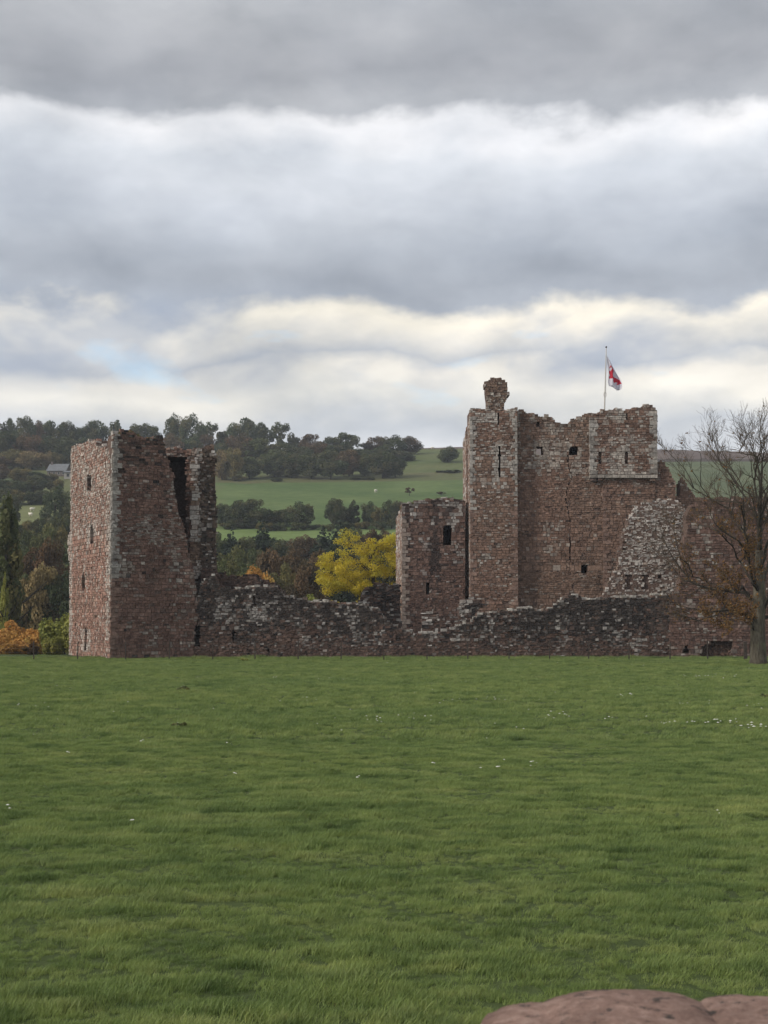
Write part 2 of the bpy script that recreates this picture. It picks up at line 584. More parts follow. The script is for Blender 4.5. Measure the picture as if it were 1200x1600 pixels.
class Masonry:
    """one ruined building: walls laid stone by stone; the largest stones become parts, the rest one mass"""
    def __init__(self, root, seed, singles=230, mat=None):
        self.root, self.rng = root, random.Random(seed)
        self.stones, self.core, self.singles = [], MB(), singles

    def stone(self, W, u0, u1, v0, v1, d0, d1, col, rough=1.0):
        rng = self.rng
        g = 0.004
        wv, wu = v1 - v0, u1 - u0
        ch = min(0.018, 0.09 * min(wv, wu))
        j = lambda s: rng.uniform(-s, s) * rough
        vs = []
        for (u, v) in ((u0 + g, v0 + g), (u1 - g, v0 + g), (u1 - g, v1 - g), (u0 + g, v1 - g)):
            vs.append(W.pt(u, v, d0))
        for (u, v) in ((u0 + ch, v0 + ch), (u1 - ch, v0 + ch), (u1 - ch, v1 - ch), (u0 + ch, v1 - ch)):
            vs.append(W.pt(u + j(0.022), v + j(0.018), d1 + j(0.018)))
        self.stones.append((wv * wu, [tuple(p) for p in vs], col))

    def wall(self, W, poly, thick, colf, openings=(), course=(0.19, 0.30), length=(0.32, 0.85), prot=(0.0, 0.045),
             rag=0.05, jit=0.0, top=0.6, rough=1.0, uvspace=False, core_d=-0.03, crown=0.22, snap=(), topcol=None):
        rng = self.rng
        course = (course[0] * 0.68, course[1] * 0.84); length = (length[0] * 0.52, length[1] * 0.60)
        jit = jit + 0.02
        pg = poly if uvspace else W.poly(poly)
        for s_ in snap:
            pg = [(s_ if abs(q[0] - s_) < 0.42 else q[0], q[1]) for q in pg]
        ops = []
        for o in openings:
            op, depth = o[0], o[1]
            q_ = op if uvspace else W.poly(op)
            if 1.15 <= depth <= 1.95:                               # a window into an unlit chamber
                self._room(W, min(p[0] for p in q_) - 0.7, max(p[0] for p in q_) + 0.7, min(p[1] for p in q_) - 0.6, max(p[1] for p in q_) + 0.5, -thick + 0.04, -thick - 3.2)
                depth = 99.0
            ops.append((q_, depth))
        vmin = min(p[1] for p in pg); vmax = max(p[1] for p in pg)
        lv = [vmin]
        band = 1.0
        while lv[-1] < vmax:
            if rng.random() < 0.16:
                band = rng.choice((0.72, 0.85, 1.0, 1.15, 1.4))
            lv.append(lv[-1] + rng.uniform(*course) * band)
        for op, depth in ops:
            if len(op) == 4 and depth != 0.45:
                for e in (min(p[1] for p in op), max(p[1] for p in op)):
                    k = min(range(len(lv)), key=lambda i: abs(lv[i] - e))
                    if 0 < k < len(lv) - 1:
                        lv[k] = e
        lv = sorted(set(lv))
        rows = []
        for i in range(len(lv) - 1):
            v0, v1 = lv[i], lv[i + 1]
            if v1 - v0 < 0.03:
                continue
            vm = (v0 + v1) / 2
            iv = scan(pg, vm)
            if not iv:
                rows.append((v0, v1, [])); continue
            solid = list(iv)
            for op, depth in ops:
                for c0, c1 in scan(op, vm):
                    iv = subtract(iv, (c0, c1))
                    if depth and depth < thick:
                        for a, b in solid:                      # the back of the recess
                            a2, b2 = max(a, c0 - 0.02), min(b, c1 + 0.02)
                            if b2 > a2:
                                self._box(W, a2, b2, v0, v1, -thick + 0.01, -depth)
            rows.append((v0, v1, iv))
            for a, b in iv:
                if b - a < 0.05:
                    continue
                self._box(W, a + 0.015, b - 0.015, v0, v1, -thick, core_d)
                a_, b_ = a + rng.uniform(-rag, rag), b + rng.uniform(-rag, rag)
                u = a_
                hv = v1 - v0
                while u < b_ - 0.02:
                    L = rng.uniform(*length) * (0.6 + hv / 0.45)
                    if b_ - (u + L) < length[0] * 0.6:
                        L = b_ - u
                    L = min(L, b_ - u)
                    um = u + L / 2
                    px, py = to_px(W.pt(um, vm, 0))
                    col = lerp3(colf(um, vm, px, py, rng), colf(um, vm, px, py, rng), rng.random() * 0.6)
                    pr = rng.uniform(*prot)
                    if rng.random() < 0.03:
                        pr -= 0.08
                    w0 = jit * nz2(u, v0, 1.3, 3)
                    w1 = jit * nz2(u, v1, 1.3, 3)
                    if hv > 0.2 and L < 0.6 and rng.random() < jit * 3:
                        sp_ = v0 + hv * rng.uniform(0.4, 0.6)
                        self.stone(W, u, u + L, v0 + w0, sp_, -0.25, pr, col, rough)
                        self.stone(W, u, u + L, sp_, v1 + w1, -0.25, rng.uniform(*prot), colf(um, vm, px, py, rng), rough)
                    else:
                        self.stone(W, u, u + L, v0 + w0, v1 + w1, -0.25, pr, col, rough)
                    u += L
        # loose stones on the broken top
        if top > 0:
            for i, (v0, v1, iv) in enumerate(rows):
                above = rows[i + 1][2] if i + 1 < len(rows) else []
                for a, b in iv:
                    free = [(a, b)]
                    for c in above:
                        free = subtract(free, c)
                    for fa, fb in free:
                        if any(fa < q[0] and q[1] < fb and False for q in above):
                            continue
                        # skip the heads of windows: something solid stands higher at this place
                        mid = (fa + fb) / 2
                        if any(s[0] <= mid <= s[1] for r in rows[i + 2:] for s in r[2]):
                            continue
                        u = fa
                        while u < fb - 0.1:
                            L = rng.uniform(0.18, 0.5)
                            L = min(L, fb - u)
                            if rng.random() < top:
                                dd = rng.uniform(-0.45, -0.02) * min(1, thick)
                                h = rng.uniform(0.08, crown)
                                px, py = to_px(W.pt(u, v1, 0))
                                self.stone(W, u, u + L, v1 - 0.05, v1 + h, dd - rng.uniform(0.25, 0.45), dd, (topcol or colf)(u, v1, px, py, rng), 2.0)
                            if rng.random() < top * 0.7:
                                dd = -thick * rng.uniform(0.4, 0.8)
                                self.stone(W, u, u + L, v1 - 0.05, v1 + rng.uniform(0.05, crown), dd - 0.4, dd, colf(u, v1, px, py, rng), 2.0) if u > fa else None
                            px, py = to_px(W.pt(u, v1, 0))
                            u += L

    def _room(self, W, a, b, v0, v1, d0, d1):
        c = [W.pt(u, v, d) for d in (d0, d1) for (u, v) in ((a, v0), (b, v0), (b, v1), (a, v1))]
        self.core.add([tuple(p) for p in c], [(5, 4, 7, 6), (4, 0, 3, 7), (1, 5, 6, 2), (3, 2, 6, 7), (4, 5, 1, 0)])

    def _box(self, W, a, b, v0, v1, d0, d1):
        c = [W.pt(u, v, d) for d in (d1, d0) for (u, v) in ((a, v0), (b, v0), (b, v1), (a, v1))]
        self.core.add([tuple(p) for p in c], [(0, 1, 2, 3), (5, 4, 7, 6), (4, 0, 3, 7), (1, 5, 6, 2), (3, 2, 6, 7), (4, 5, 1, 0)])

    def quoins(self, W, u, z0, z1, side, cols, hgt=(0.26, 0.42), wid=(0.34, 0.62), proud=0.05):
        rng, z, k = self.rng, z0, 0
        while z < z1 - 0.15:
            h = min(rng.uniform(*hgt), z1 - z)
            w_ = (wid[0] if k % 2 else wid[1]) * rng.uniform(0.85, 1.2)
            if rng.random() < 0.9:
                a, b = (u, u + w_) if side > 0 else (u - w_, u)
                self.stone(W, a, b, z, z + h, -0.2, proud + rng.uniform(-0.012, 0.012), pick(rng, *cols), 0.6)
            z += h; k += 1

    def block(self, W, px0, px1, py0, py1, d0, d1, col, rough=1.0):
        (u0, v1), (u1, v0) = W.uv(px0, py0), W.uv(px1, py1)
        self.stone(W, u0, u1, v0, v1, d0, d1, col, rough)

    FACES = [(4, 5, 6, 7), (0, 1, 5, 4), (1, 2, 6, 5), (2, 3, 7, 6), (3, 0, 4, 7), (3, 2, 1, 0)]

    def finish(self, core_mat=None):
        st = sorted(self.stones, key=lambda s: -s[0])
        for area, vs, col in st[:self.singles]:
            m = MB(); m.add(vs, self.FACES, col)
            c = sum((Vector(v) for v in vs), Vector()) / 8
            m.v = [tuple(Vector(v) - c) for v in m.v]
            o = m.build('stone', M_STONE, self.root)
            o.location = c
        m = MB()
        for area, vs, col in st[self.singles:]:
            m.add(vs, self.FACES, col)
        tag(m.build('masonry', M_STONE, self.root), kind='stuff')
        self.core.build('wall_core', core_mat or M_CORE, self.root)


def cut(px0, px1, py0, py1):
    return [(px0, py1), (px1, py1), (px1, py0), (px0, py0)]


# ------------------------------------------------------------------ the corner tower on the left
tower = thing('ruined_tower', 'tall ruined sandstone corner tower with broken right flank, standing alone', 'tower')
TC = P(172, 1028, 103.0)
m_tower = Masonry(tower, 11, singles=290)
WL = Wall((TC.x, TC.y), -65)
WR = Wall((TC.x, TC.y), 25)


def col_tl(u, v, px, py, rng):
    pale = 0.42 if py < 840 else 0.16
    if px < 113:
        pale = 0.75
    if px > 166 and py < 1000:
        pale = 0.7
    for (x, y, r) in ((139, 752, 15), (143, 835, 11), (134, 1000, 12)):
        if abs(px - x) < r * 0.6 and abs(py - y) < r * 1.5:
            pale = 0.75
    pale += 0.25 * nz2(u, v, 0.6, 5)
    if rng.random() < pale:
        return pick(rng, (0.27, 0.22, 0.19), (0.46, 0.41, 0.37))
    return pick(rng, (0.21, 0.112, 0.090), (0.36, 0.205, 0.165)) if rng.random() < 0.8 else pick(rng, BROWN0, BROWN1)


def col_tr(u, v, px, py, rng):
    pale = 0.05 + 0.40 * sstep(0.0, 0.5, nz2(u, v, 0.5, 9) + 0.4 * nz2(u, v, 1.4, 19))
    dark = 0.05
    if py < 730:
        dark = 0.5 * (0.7 + nz2(u, v, 0.7, 2))
    if px < 184 and py < 905:
        pale = 1.0
        if rng.random() < 0.85:
            return pick(rng, (0.26, 0.24, 0.22), (0.40, 0.375, 0.345))
    if px > 262 and py > 690:
        pale += 0.2
    if py > 900:
        pale *= 0.6
    if rng.random() < dark:
        return pick(rng, DARK0, (0.10, 0.075, 0.062))
    if rng.random() < pale:
        return pick(rng, (0.19, 0.155, 0.135), (0.34, 0.30, 0.265))
    return pick(rng, (0.125, 0.070, 0.058), (0.205, 0.120, 0.099))


m_tower.wall(WL, [(172, 1034), (172, 706), (168, 700), (162, 699), (158, 699), (152, 697), (148, 690), (135, 690), (131, 694), (120, 696), (113, 698), (111, 704),
                  (110, 830), (106, 840), (106, 870), (109, 876), (108, 1005), (108, 1034)], 1.6, col_tl,
             [(cut(136.5, 143, 742, 767), 1.3), ([(141, 848), (146.5, 848), (146.5, 826), (143.8, 819), (141, 826)], 0.5),
              ([(128, 923), (133, 923), (133, 903), (130.5, 895), (128, 903)], 0.6), ([(132, 1016), (135, 1016), (137, 985), (133, 978)], 0.18)],
             course=(0.17, 0.27), length=(0.28, 0.6), rag=0.03, jit=0.03, snap=(0.0,))
m_tower.wall(WR, [(172, 1034), (172, 684), (176, 680), (186, 678), (194, 674), (205, 673), (212, 676), (215, 683), (226, 686), (240, 683), (253, 684),
                  (256, 690), (258, 703), (262, 713), (266, 730), (272, 745), (271, 765), (277, 785), (280, 805), (287, 820),
                  (290, 838), (293, 855), (296, 872), (302, 890), (305, 905), (307, 930), (310, 950), (311, 976), (304, 981), (304, 1034)],
             1.6, col_tr, [(cut(184, 196, 731, 739), 0.3)], course=(0.16, 0.26), length=(0.3, 0.75), rag=0.10, jit=0.015, crown=0.3, snap=(0.0,))
# the stump behind the broken flank: a tall dark embrasure under a lintel, then a ragged pier
WP = Wall((P(250, 1000, 107.5).x, 107.5), 6)


def col_tp(u, v, px, py, rng):
    if px < 300:
        return pick(rng, RED0, (0.25, 0.16, 0.13)) if rng.random() > 0.25 else pick(rng, (0.25, 0.2, 0.18), (0.36, 0.32, 0.29))
    if px < 313:
        return pick(rng, PALE0, (0.43, 0.40, 0.37)) if rng.random() < 0.7 and not (850 < py < 875) else pick(rng, BROWN0, BROWN1)
    k = rng.random()
    if k < 0.45:
        return pick(rng, DARK0, (0.10, 0.08, 0.065))
    return pick(rng, (0.10, 0.07, 0.055), (0.20, 0.145, 0.115)) if k < 0.88 else pick(rng, PALE0, PALE1)


m_tower.wall(WP, [(235, 1034), (235, 706), (258, 702), (266, 700), (285, 702), (300, 703), (304, 700), (318, 699), (324, 697), (334, 696), (336, 712), (336, 760),
                  (338, 800), (337, 850), (339, 890), (344, 905), (344, 1034)], 3.6, col_tp,
             [(cut(256, 292, 714, 1010), 3.2)], course=(0.18, 0.30), length=(0.25, 0.6), prot=(-0.05, 0.12), rag=0.16, jit=0.05, rough=1.8)
WPJ = Wall((P(292, 1000, 108.4).x, 107.2), 6)
m_tower.wall(WPJ, [(297, 905), (298, 722), (311, 722), (309, 760), (312, 800), (308, 850), (311, 905)], 0.4, col_tp, course=(0.22, 0.36), rag=0.10, prot=(0, 0.08), top=0.2)
QP = ((0.19, 0.17, 0.152), (0.35, 0.325, 0.295))
QR = ((0.145, 0.088, 0.072), (0.225, 0.145, 0.12))
ztw = WR.uv(172, 700)[1]
m_tower.quoins(WR, 0.0, ztw * 0.38, ztw, 1, QP)
m_tower.quoins(WR, 0.0, 0.0, ztw * 0.38, 1, QR)
m_tower.quoins(WL, 0.0, ztw * 0.30, ztw - 0.3, -1, QP, wid=(0.3, 0.5))
m_tower.finish()

# ------------------------------------------------------------------ low curtain wall along the field
curtain = thing('curtain_wall', 'long low blackened curtain wall with ragged crumbling top, along the field edge', 'wall')
m_cur = Masonry(curtain, 23, singles=280)
WC = Wall((0, 105.6), 0)
WC2 = Wall((0, 106.7), 0)


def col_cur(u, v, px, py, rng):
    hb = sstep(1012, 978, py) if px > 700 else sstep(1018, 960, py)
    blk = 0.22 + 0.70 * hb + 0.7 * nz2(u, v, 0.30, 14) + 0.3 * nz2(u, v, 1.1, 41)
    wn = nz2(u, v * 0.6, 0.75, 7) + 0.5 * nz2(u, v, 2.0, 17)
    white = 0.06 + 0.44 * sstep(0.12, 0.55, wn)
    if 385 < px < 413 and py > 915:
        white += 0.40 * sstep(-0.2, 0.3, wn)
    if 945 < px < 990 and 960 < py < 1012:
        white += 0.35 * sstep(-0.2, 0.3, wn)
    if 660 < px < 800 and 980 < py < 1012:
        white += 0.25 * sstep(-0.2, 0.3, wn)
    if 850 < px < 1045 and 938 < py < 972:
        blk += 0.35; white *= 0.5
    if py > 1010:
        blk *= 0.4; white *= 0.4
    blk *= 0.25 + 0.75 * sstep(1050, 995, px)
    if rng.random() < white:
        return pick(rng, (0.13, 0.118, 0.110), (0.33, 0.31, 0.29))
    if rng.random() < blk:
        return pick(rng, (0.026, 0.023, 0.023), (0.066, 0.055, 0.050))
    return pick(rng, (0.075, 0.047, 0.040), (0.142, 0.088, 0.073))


def col_lichen(u, v, px, py, rng):
    return pick(rng, (0.22, 0.205, 0.185), (0.40, 0.38, 0.34)) if rng.random() < 0.7 else pick(rng, (0.09, 0.07, 0.06), (0.16, 0.12, 0.10))


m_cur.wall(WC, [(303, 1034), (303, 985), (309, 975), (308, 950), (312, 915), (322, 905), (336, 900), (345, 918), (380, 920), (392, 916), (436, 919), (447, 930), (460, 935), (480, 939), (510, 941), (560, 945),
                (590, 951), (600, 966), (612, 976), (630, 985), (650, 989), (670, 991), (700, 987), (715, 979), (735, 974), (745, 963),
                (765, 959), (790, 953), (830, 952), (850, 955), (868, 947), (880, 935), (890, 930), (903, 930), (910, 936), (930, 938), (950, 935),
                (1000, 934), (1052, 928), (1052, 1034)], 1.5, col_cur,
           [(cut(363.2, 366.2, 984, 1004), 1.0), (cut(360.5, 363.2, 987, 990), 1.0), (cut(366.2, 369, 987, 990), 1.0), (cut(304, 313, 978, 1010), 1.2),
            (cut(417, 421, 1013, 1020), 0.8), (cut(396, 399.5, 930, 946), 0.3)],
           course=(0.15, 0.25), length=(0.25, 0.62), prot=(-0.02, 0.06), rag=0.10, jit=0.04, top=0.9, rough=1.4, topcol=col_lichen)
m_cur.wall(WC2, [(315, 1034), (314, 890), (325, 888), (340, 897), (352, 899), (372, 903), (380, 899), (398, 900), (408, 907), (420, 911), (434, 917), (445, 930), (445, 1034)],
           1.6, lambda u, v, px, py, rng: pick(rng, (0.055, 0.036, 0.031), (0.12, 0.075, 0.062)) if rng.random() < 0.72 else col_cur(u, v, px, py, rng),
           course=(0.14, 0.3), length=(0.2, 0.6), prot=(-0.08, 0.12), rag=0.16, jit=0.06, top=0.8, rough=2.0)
# pale footing ledge showing along the foot of the wall
for a, b in ((505, 519), (520, 536), (540, 549), (600, 614), (652, 668), (684, 706), (707, 729), (800, 819), (953, 965)):
    (u0, v0), (u1, _) = WC.uv(a, 1028), WC.uv(b, 1028)
    m_cur.stone(WC, u0, u1, -0.1, 0.10, -0.1, 0.22, pick(m_cur.rng, (0.3, 0.28, 0.26), (0.42, 0.4, 0.37)))
m_cur.finish()


def frag_col(pale, dark):
    def f(u, v, px, py, rng):
        k = rng.random()
        if k < pale:
            return pick(rng, (0.22, 0.20, 0.18), (0.40, 0.375, 0.345))
        if k < pale + dark:
            return pick(rng, (0.022, 0.02, 0.02), (0.055, 0.046, 0.043))
        return pick(rng, (0.075, 0.048, 0.04), (0.14, 0.088, 0.072))
    return f


fr = thing('wall_stub', 'short pale square wall stub behind the dip in the curtain wall', 'wall')
m = Masonry(fr, 31, singles=40)
m.wall(Wall((P(660, 1000, 110).x, 110), 0), [(660, 1034), (659, 954), (664, 952), (672, 953), (680, 951), (686, 954), (688, 990), (688, 1034)], 1.0,
       lambda u, v, px, py, rng: frag_col(0.75, 0.05)(u, v, px, py, rng) if px < 672 else frag_col(0.4, 0.35)(u, v, px, py, rng), rag=0.08, jit=0.05, rough=1.8)
m.finish()
fr = thing('wall_stub', 'dark overhanging wall stub at the foot of the keep corner', 'wall')
m = Masonry(fr, 32, singles=40)
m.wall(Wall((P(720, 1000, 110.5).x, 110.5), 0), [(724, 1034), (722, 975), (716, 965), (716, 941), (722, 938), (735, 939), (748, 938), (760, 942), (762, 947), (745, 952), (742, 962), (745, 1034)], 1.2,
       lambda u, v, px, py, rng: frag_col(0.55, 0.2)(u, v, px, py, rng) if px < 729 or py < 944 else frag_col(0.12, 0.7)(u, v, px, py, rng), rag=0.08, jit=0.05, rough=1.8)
m.finish()
fr = thing('wall_stub', 'mossy dark lump of wall beside the yellow tree', 'wall')
m = Masonry(fr, 33, singles=50)
m.wall(Wall((P(560, 1000, 113).x, 113), 0), [(556, 1034), (557, 945), (564, 930), (570, 922), (580, 916), (590, 913), (604, 913), (625, 914), (628, 1034)], 2.0,
       lambda u, v, px, py, rng: frag_col(0.45, 0.2)(u, v, px, py, rng) if px < 575 else frag_col(0.08, 0.62)(u, v, px, py, rng), rag=0.12, jit=0.06, rough=2.0, prot=(-0.05, 0.12))
m.finish()

# ------------------------------------------------------------------ the keep
keep = thing('castle_keep', 'massive square red sandstone keep with a cracked face and ruined turrets', 'keep')
m_keep = Masonry(keep, 47, singles=295)
KA = 0.8
KC = P(735, 960, 121.0)
WT = Wall((KC.x, KC.y), KA)                       # left turret front
offs = lambda d: Wall(tuple((WT.A - WT.n * d)[:2]), KA)
WM = offs(0.75)                                    # main face
WB = offs(0.42)                                    # overhanging box
WQ = offs(0.66)                                    # pilaster below the box


def soft(u, v, seed):
    return nz2(u, v, 0.35, seed)


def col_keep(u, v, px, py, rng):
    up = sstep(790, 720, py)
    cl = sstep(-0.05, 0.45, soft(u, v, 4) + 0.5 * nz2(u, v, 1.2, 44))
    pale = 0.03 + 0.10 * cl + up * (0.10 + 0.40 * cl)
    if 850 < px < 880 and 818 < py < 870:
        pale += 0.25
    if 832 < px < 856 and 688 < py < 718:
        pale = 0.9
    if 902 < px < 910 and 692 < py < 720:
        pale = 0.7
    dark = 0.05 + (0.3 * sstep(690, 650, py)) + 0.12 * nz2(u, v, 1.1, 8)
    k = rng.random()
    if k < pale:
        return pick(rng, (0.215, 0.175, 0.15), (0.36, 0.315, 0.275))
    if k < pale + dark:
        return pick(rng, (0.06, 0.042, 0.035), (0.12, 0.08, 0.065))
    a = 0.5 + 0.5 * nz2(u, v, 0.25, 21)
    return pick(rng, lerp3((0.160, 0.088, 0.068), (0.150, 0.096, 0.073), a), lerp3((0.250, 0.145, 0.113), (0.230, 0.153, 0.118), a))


def col_turret(u, v, px, py, rng):
    cl = sstep(-0.1, 0.4, soft(u, v, 6) + 0.5 * nz2(u, v, 1.3, 46))
    pale = 0.04 + 0.08 * cl + sstep(790, 700, py) * (0.12 + 0.35 * cl)
    if 770 < px < 792 and 694 < py < 747:
        pale = 0.92
    if px > 796 and 720 < py < 740:
        pale = 0.95
    if 739 < px < 778 and 647 < py < 660:
        pale = 0.85
    if px < 742 and py < 760:
        pale = 0.75
    if px > 801:
        pale += 0.25
    if rng.random() < pale:
        return pick(rng, (0.25, 0.22, 0.195), (0.43, 0.395, 0.355))
    return col_keep(u, v, px, max(py, 780), rng)


def col_box(u, v, px, py, rng):
    pale = 0.16 + 0.45 * sstep(-0.1, 0.4, soft(u, v, 16) + 0.5 * nz2(u, v, 1.3, 48))
    if px < 931 and py > 655 or px > 1019:
        pale = 0.8
    if 928 < px < 985 and 700 < py < 730:
        pale += 0.3
    if py > 731:
        pale += 0.25
    if 956 < px < 978 and py < 660:
        pale += 0.4
    if rng.random() < pale:
        return pick(rng, (0.24, 0.205, 0.18), (0.41, 0.37, 0.33))
    return pick(rng, (0.125, 0.075, 0.06), (0.22, 0.13, 0.10))


KC_ = dict(course=(0.20, 0.30), length=(0.28, 0.72), prot=(-0.01, 0.04))
# left turret, front and its two stepped left returns
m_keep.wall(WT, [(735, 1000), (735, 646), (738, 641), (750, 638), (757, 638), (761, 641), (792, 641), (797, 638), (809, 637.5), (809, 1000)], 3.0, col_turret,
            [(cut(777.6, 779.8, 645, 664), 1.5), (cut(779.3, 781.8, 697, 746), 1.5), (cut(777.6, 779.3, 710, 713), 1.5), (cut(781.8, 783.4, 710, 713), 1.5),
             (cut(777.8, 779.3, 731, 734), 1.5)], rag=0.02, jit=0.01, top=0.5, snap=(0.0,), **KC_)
zt = WT.uv(735, 648)[1]
side = Wall(tuple(WT.A[:2]), KA - 90)
SIDE_COL = lambda u, v, px, py, rng: pick(rng, PALE0, PALE1) if rng.random() < (0.45 if v > 6 else 0.3) else pick(rng, (0.2, 0.12, 0.095), (0.3, 0.19, 0.15))
m_keep.wall(side, [(-2.2, -0.3), (0, -0.3), (0, zt - 0.1), (-1.2, zt - 0.3), (-2.2, zt - 0.6)], 2.0, SIDE_COL, uvspace=True, rag=0.0, top=0.4, **KC_)
side2 = Wall(tuple((WT.A - WT.n * 2.3 - WT.t * 0.12)[:2]), KA - 90)
m_keep.wall(side2, [(-4, -0.3), (0, -0.3), (0, zt - 0.9), (-4, zt - 1.6)], 2.0, SIDE_COL, uvspace=True, rag=0.0, top=0.4, **KC_)
Wret = Wall(tuple((WT.A - WT.n * 2.3 - WT.t * 0.12)[:2]), KA)
m_keep.wall(Wret, [(0, -0.3), (0.6, -0.3), (0.6, zt - 0.6), (0, zt - 0.9)], 1.5, col_keep, uvspace=True, rag=0.0, top=0.3, **KC_)
# chimney-like remnant on the turret
Wch = offs(1.0)
m_keep.wall(Wch, [(761, 650), (761, 626), (759, 612), (759, 604), (757, 602), (757, 598), (763, 598), (764, 594), (768, 591), (776, 589), (783, 590), (786, 594), (793, 596), (793, 612), (797, 615), (792, 619), (790, 627), (788, 630), (788, 650)],
            1.7, lambda u, v, px, py, rng: pick(rng, (0.12, 0.08, 0.065), (0.2, 0.13, 0.1)) if py < 612 and rng.random() < 0.75 else (pick(rng, PALE0, (0.4, 0.36, 0.31)) if rng.random() < 0.35 else pick(rng, BROWN0, BROWN1)),
            course=(0.14, 0.24), length=(0.22, 0.5), prot=(-0.04, 0.07), rag=0.06, jit=0.05, top=0.7, rough=1.5, crown=0.15)
# main face
crack = [(887, 712), (888, 728), (894, 743), (891, 752), (886, 764), (884, 778), (887, 795), (891, 812), (890, 832), (891, 850), (890, 868), (892, 884)]
crk = [(x - 0.65, y) for x, y in crack] + [(x + 0.55 + 0.25 * math.sin(y), y) for x, y in reversed(crack)]
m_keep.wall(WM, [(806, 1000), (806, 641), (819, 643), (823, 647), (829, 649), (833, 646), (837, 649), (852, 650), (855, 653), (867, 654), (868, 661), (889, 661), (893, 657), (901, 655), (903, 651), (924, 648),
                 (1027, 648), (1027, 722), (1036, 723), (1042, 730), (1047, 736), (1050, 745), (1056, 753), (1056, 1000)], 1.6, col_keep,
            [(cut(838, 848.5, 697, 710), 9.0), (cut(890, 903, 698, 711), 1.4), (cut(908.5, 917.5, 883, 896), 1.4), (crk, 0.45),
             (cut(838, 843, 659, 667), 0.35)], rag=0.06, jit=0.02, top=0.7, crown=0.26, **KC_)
# shallow pilaster under the box and the box itself with its slits and string course
m_keep.wall(WQ, [(942, 1000), (942, 742), (1024, 742), (1024, 1000)], 0.6, col_keep, rag=0.02, jit=0.02, top=0, **KC_)
m_keep.wall(WB, [(921, 741), (921, 650), (928, 647), (935, 646), (941, 642), (948, 639), (965, 639), (972, 641), (985, 640), (993, 637), (1003, 636), (1006, 634.5), (1020, 634), (1022, 638), (1027, 640), (1027, 741)],
            2.4, col_box, [(cut(935, 940, 705, 725), 1.6), (cut(976.3, 981.3, 706, 725), 1.6), (cut(978.5, 980.5, 646, 656), 1.2)], rag=0.02, jit=0.01, top=0.6, crown=0.2, **KC_)
u0 = WB.uv(921, 745)[0]; u1 = WB.uv(1027.4, 745)[0]
vz0, vz1 = WB.uv(960, 747)[1], WB.uv(960, 741.5)[1]
n = 9
for i in range(n):
    a, b = u0 + (u1 - u0) * i / n, u0 + (u1 - u0) * (i + 1) / n
    m_keep.stone(WB, a, b, vz0, vz1, -1.0, 0.10, pick(m_keep.rng, (0.22, 0.195, 0.17), (0.33, 0.295, 0.26)), 0.6)
m_keep.block(WB, 923, 931, 747, 752, -0.8, 0.03, (0.12, 0.09, 0.08))
m_keep.block(WB, 934, 941, 747, 751, -0.8, 0.02, (0.16, 0.11, 0.09))
m_keep.block(WB, 1015, 1024, 747, 752, -0.8, 0.02, (0.14, 0.10, 0.08))
# lower wall running off the keep's right side
WZ = offs(1.6)
m_keep.wall(WZ, [(1050, 1000), (1050, 760), (1056, 776), (1062, 779), (1062, 753), (1067, 751), (1072, 753), (1075, 762), (1078, 766), (1084, 774), (1092, 778), (1110, 782), (1110, 1000)], 1.4, col_keep,
            rag=0.1, jit=0.04, top=0.6, **KC_)
zk = WT.uv(740, 650)[1]
m_keep.quoins(WT, 0.0, zk * 0.6, zk, 1, QP, wid=(0.25, 0.5))
m_keep.quoins(WT, 0.0, 2.0, zk * 0.6, 1, QR, wid=(0.25, 0.5))
m_keep.quoins(WT, WT.uv(809, 800)[0], zk * 0.66, zk, -1, QP, wid=(0.2, 0.4), proud=0.05)
m_keep.quoins(WT, WT.uv(809, 800)[0], 1.0, zk * 0.62, -1, QR, proud=0.05)
zb0, zb1 = WB.uv(925, 740)[1], WB.uv(925, 656)[1]
m_keep.quoins(WB, WB.uv(921, 700)[0], zb0, zb1, 1, QP)
m_keep.quoins(WB, WB.uv(1027, 700)[0], zb0, WB.uv(1020, 645)[1], -1, QP)
m_keep.quoins(WQ, WQ.uv(942, 850)[0], 1.0, WQ.uv(942, 760)[1], 1, QR)
m_keep.finish()

# ------------------------------------------------------------------ lower wing left of the keep
wing = thing('castle_wing', 'lower dark sandstone wing with an arched window, adjoining the keep', 'building')
m_w = Masonry(wing, 53, singles=200)
WW = Wall((P(628, 960, 121.7).x, 121.7), 4.0)


def col_wing(u, v, px, py, rng):
    up = sstep(845, 800, py)
    pale = 0.03 + (0.25 + 0.35 * up) * sstep(0.0, 0.5, nz2(u, v, 0.6, 31) + 0.4 * nz2(u, v, 1.4, 39)) + 0.12 * up
    if px > 705 and 845 < py < 880:
        pale += 0.3
    st = sstep(0.12, 0.35, mnoise.noise(Vector((u * 0.9, v * 0.10, 77))))      # long rain streaks down the face
    dark = 0.10 + 0.6 * st * sstep(930, 880, py) + 0.2 * sstep(830, 790, py)
    k = rng.random()
    if k < pale * (1 - 0.6 * st):
        return pick(rng, (0.20, 0.18, 0.165), (0.38, 0.355, 0.33))
    if k < pale + dark:
        return pick(rng, (0.038, 0.029, 0.028), (0.085, 0.058, 0.052))
    return pick(rng, (0.120, 0.071, 0.060), (0.195, 0.120, 0.099))


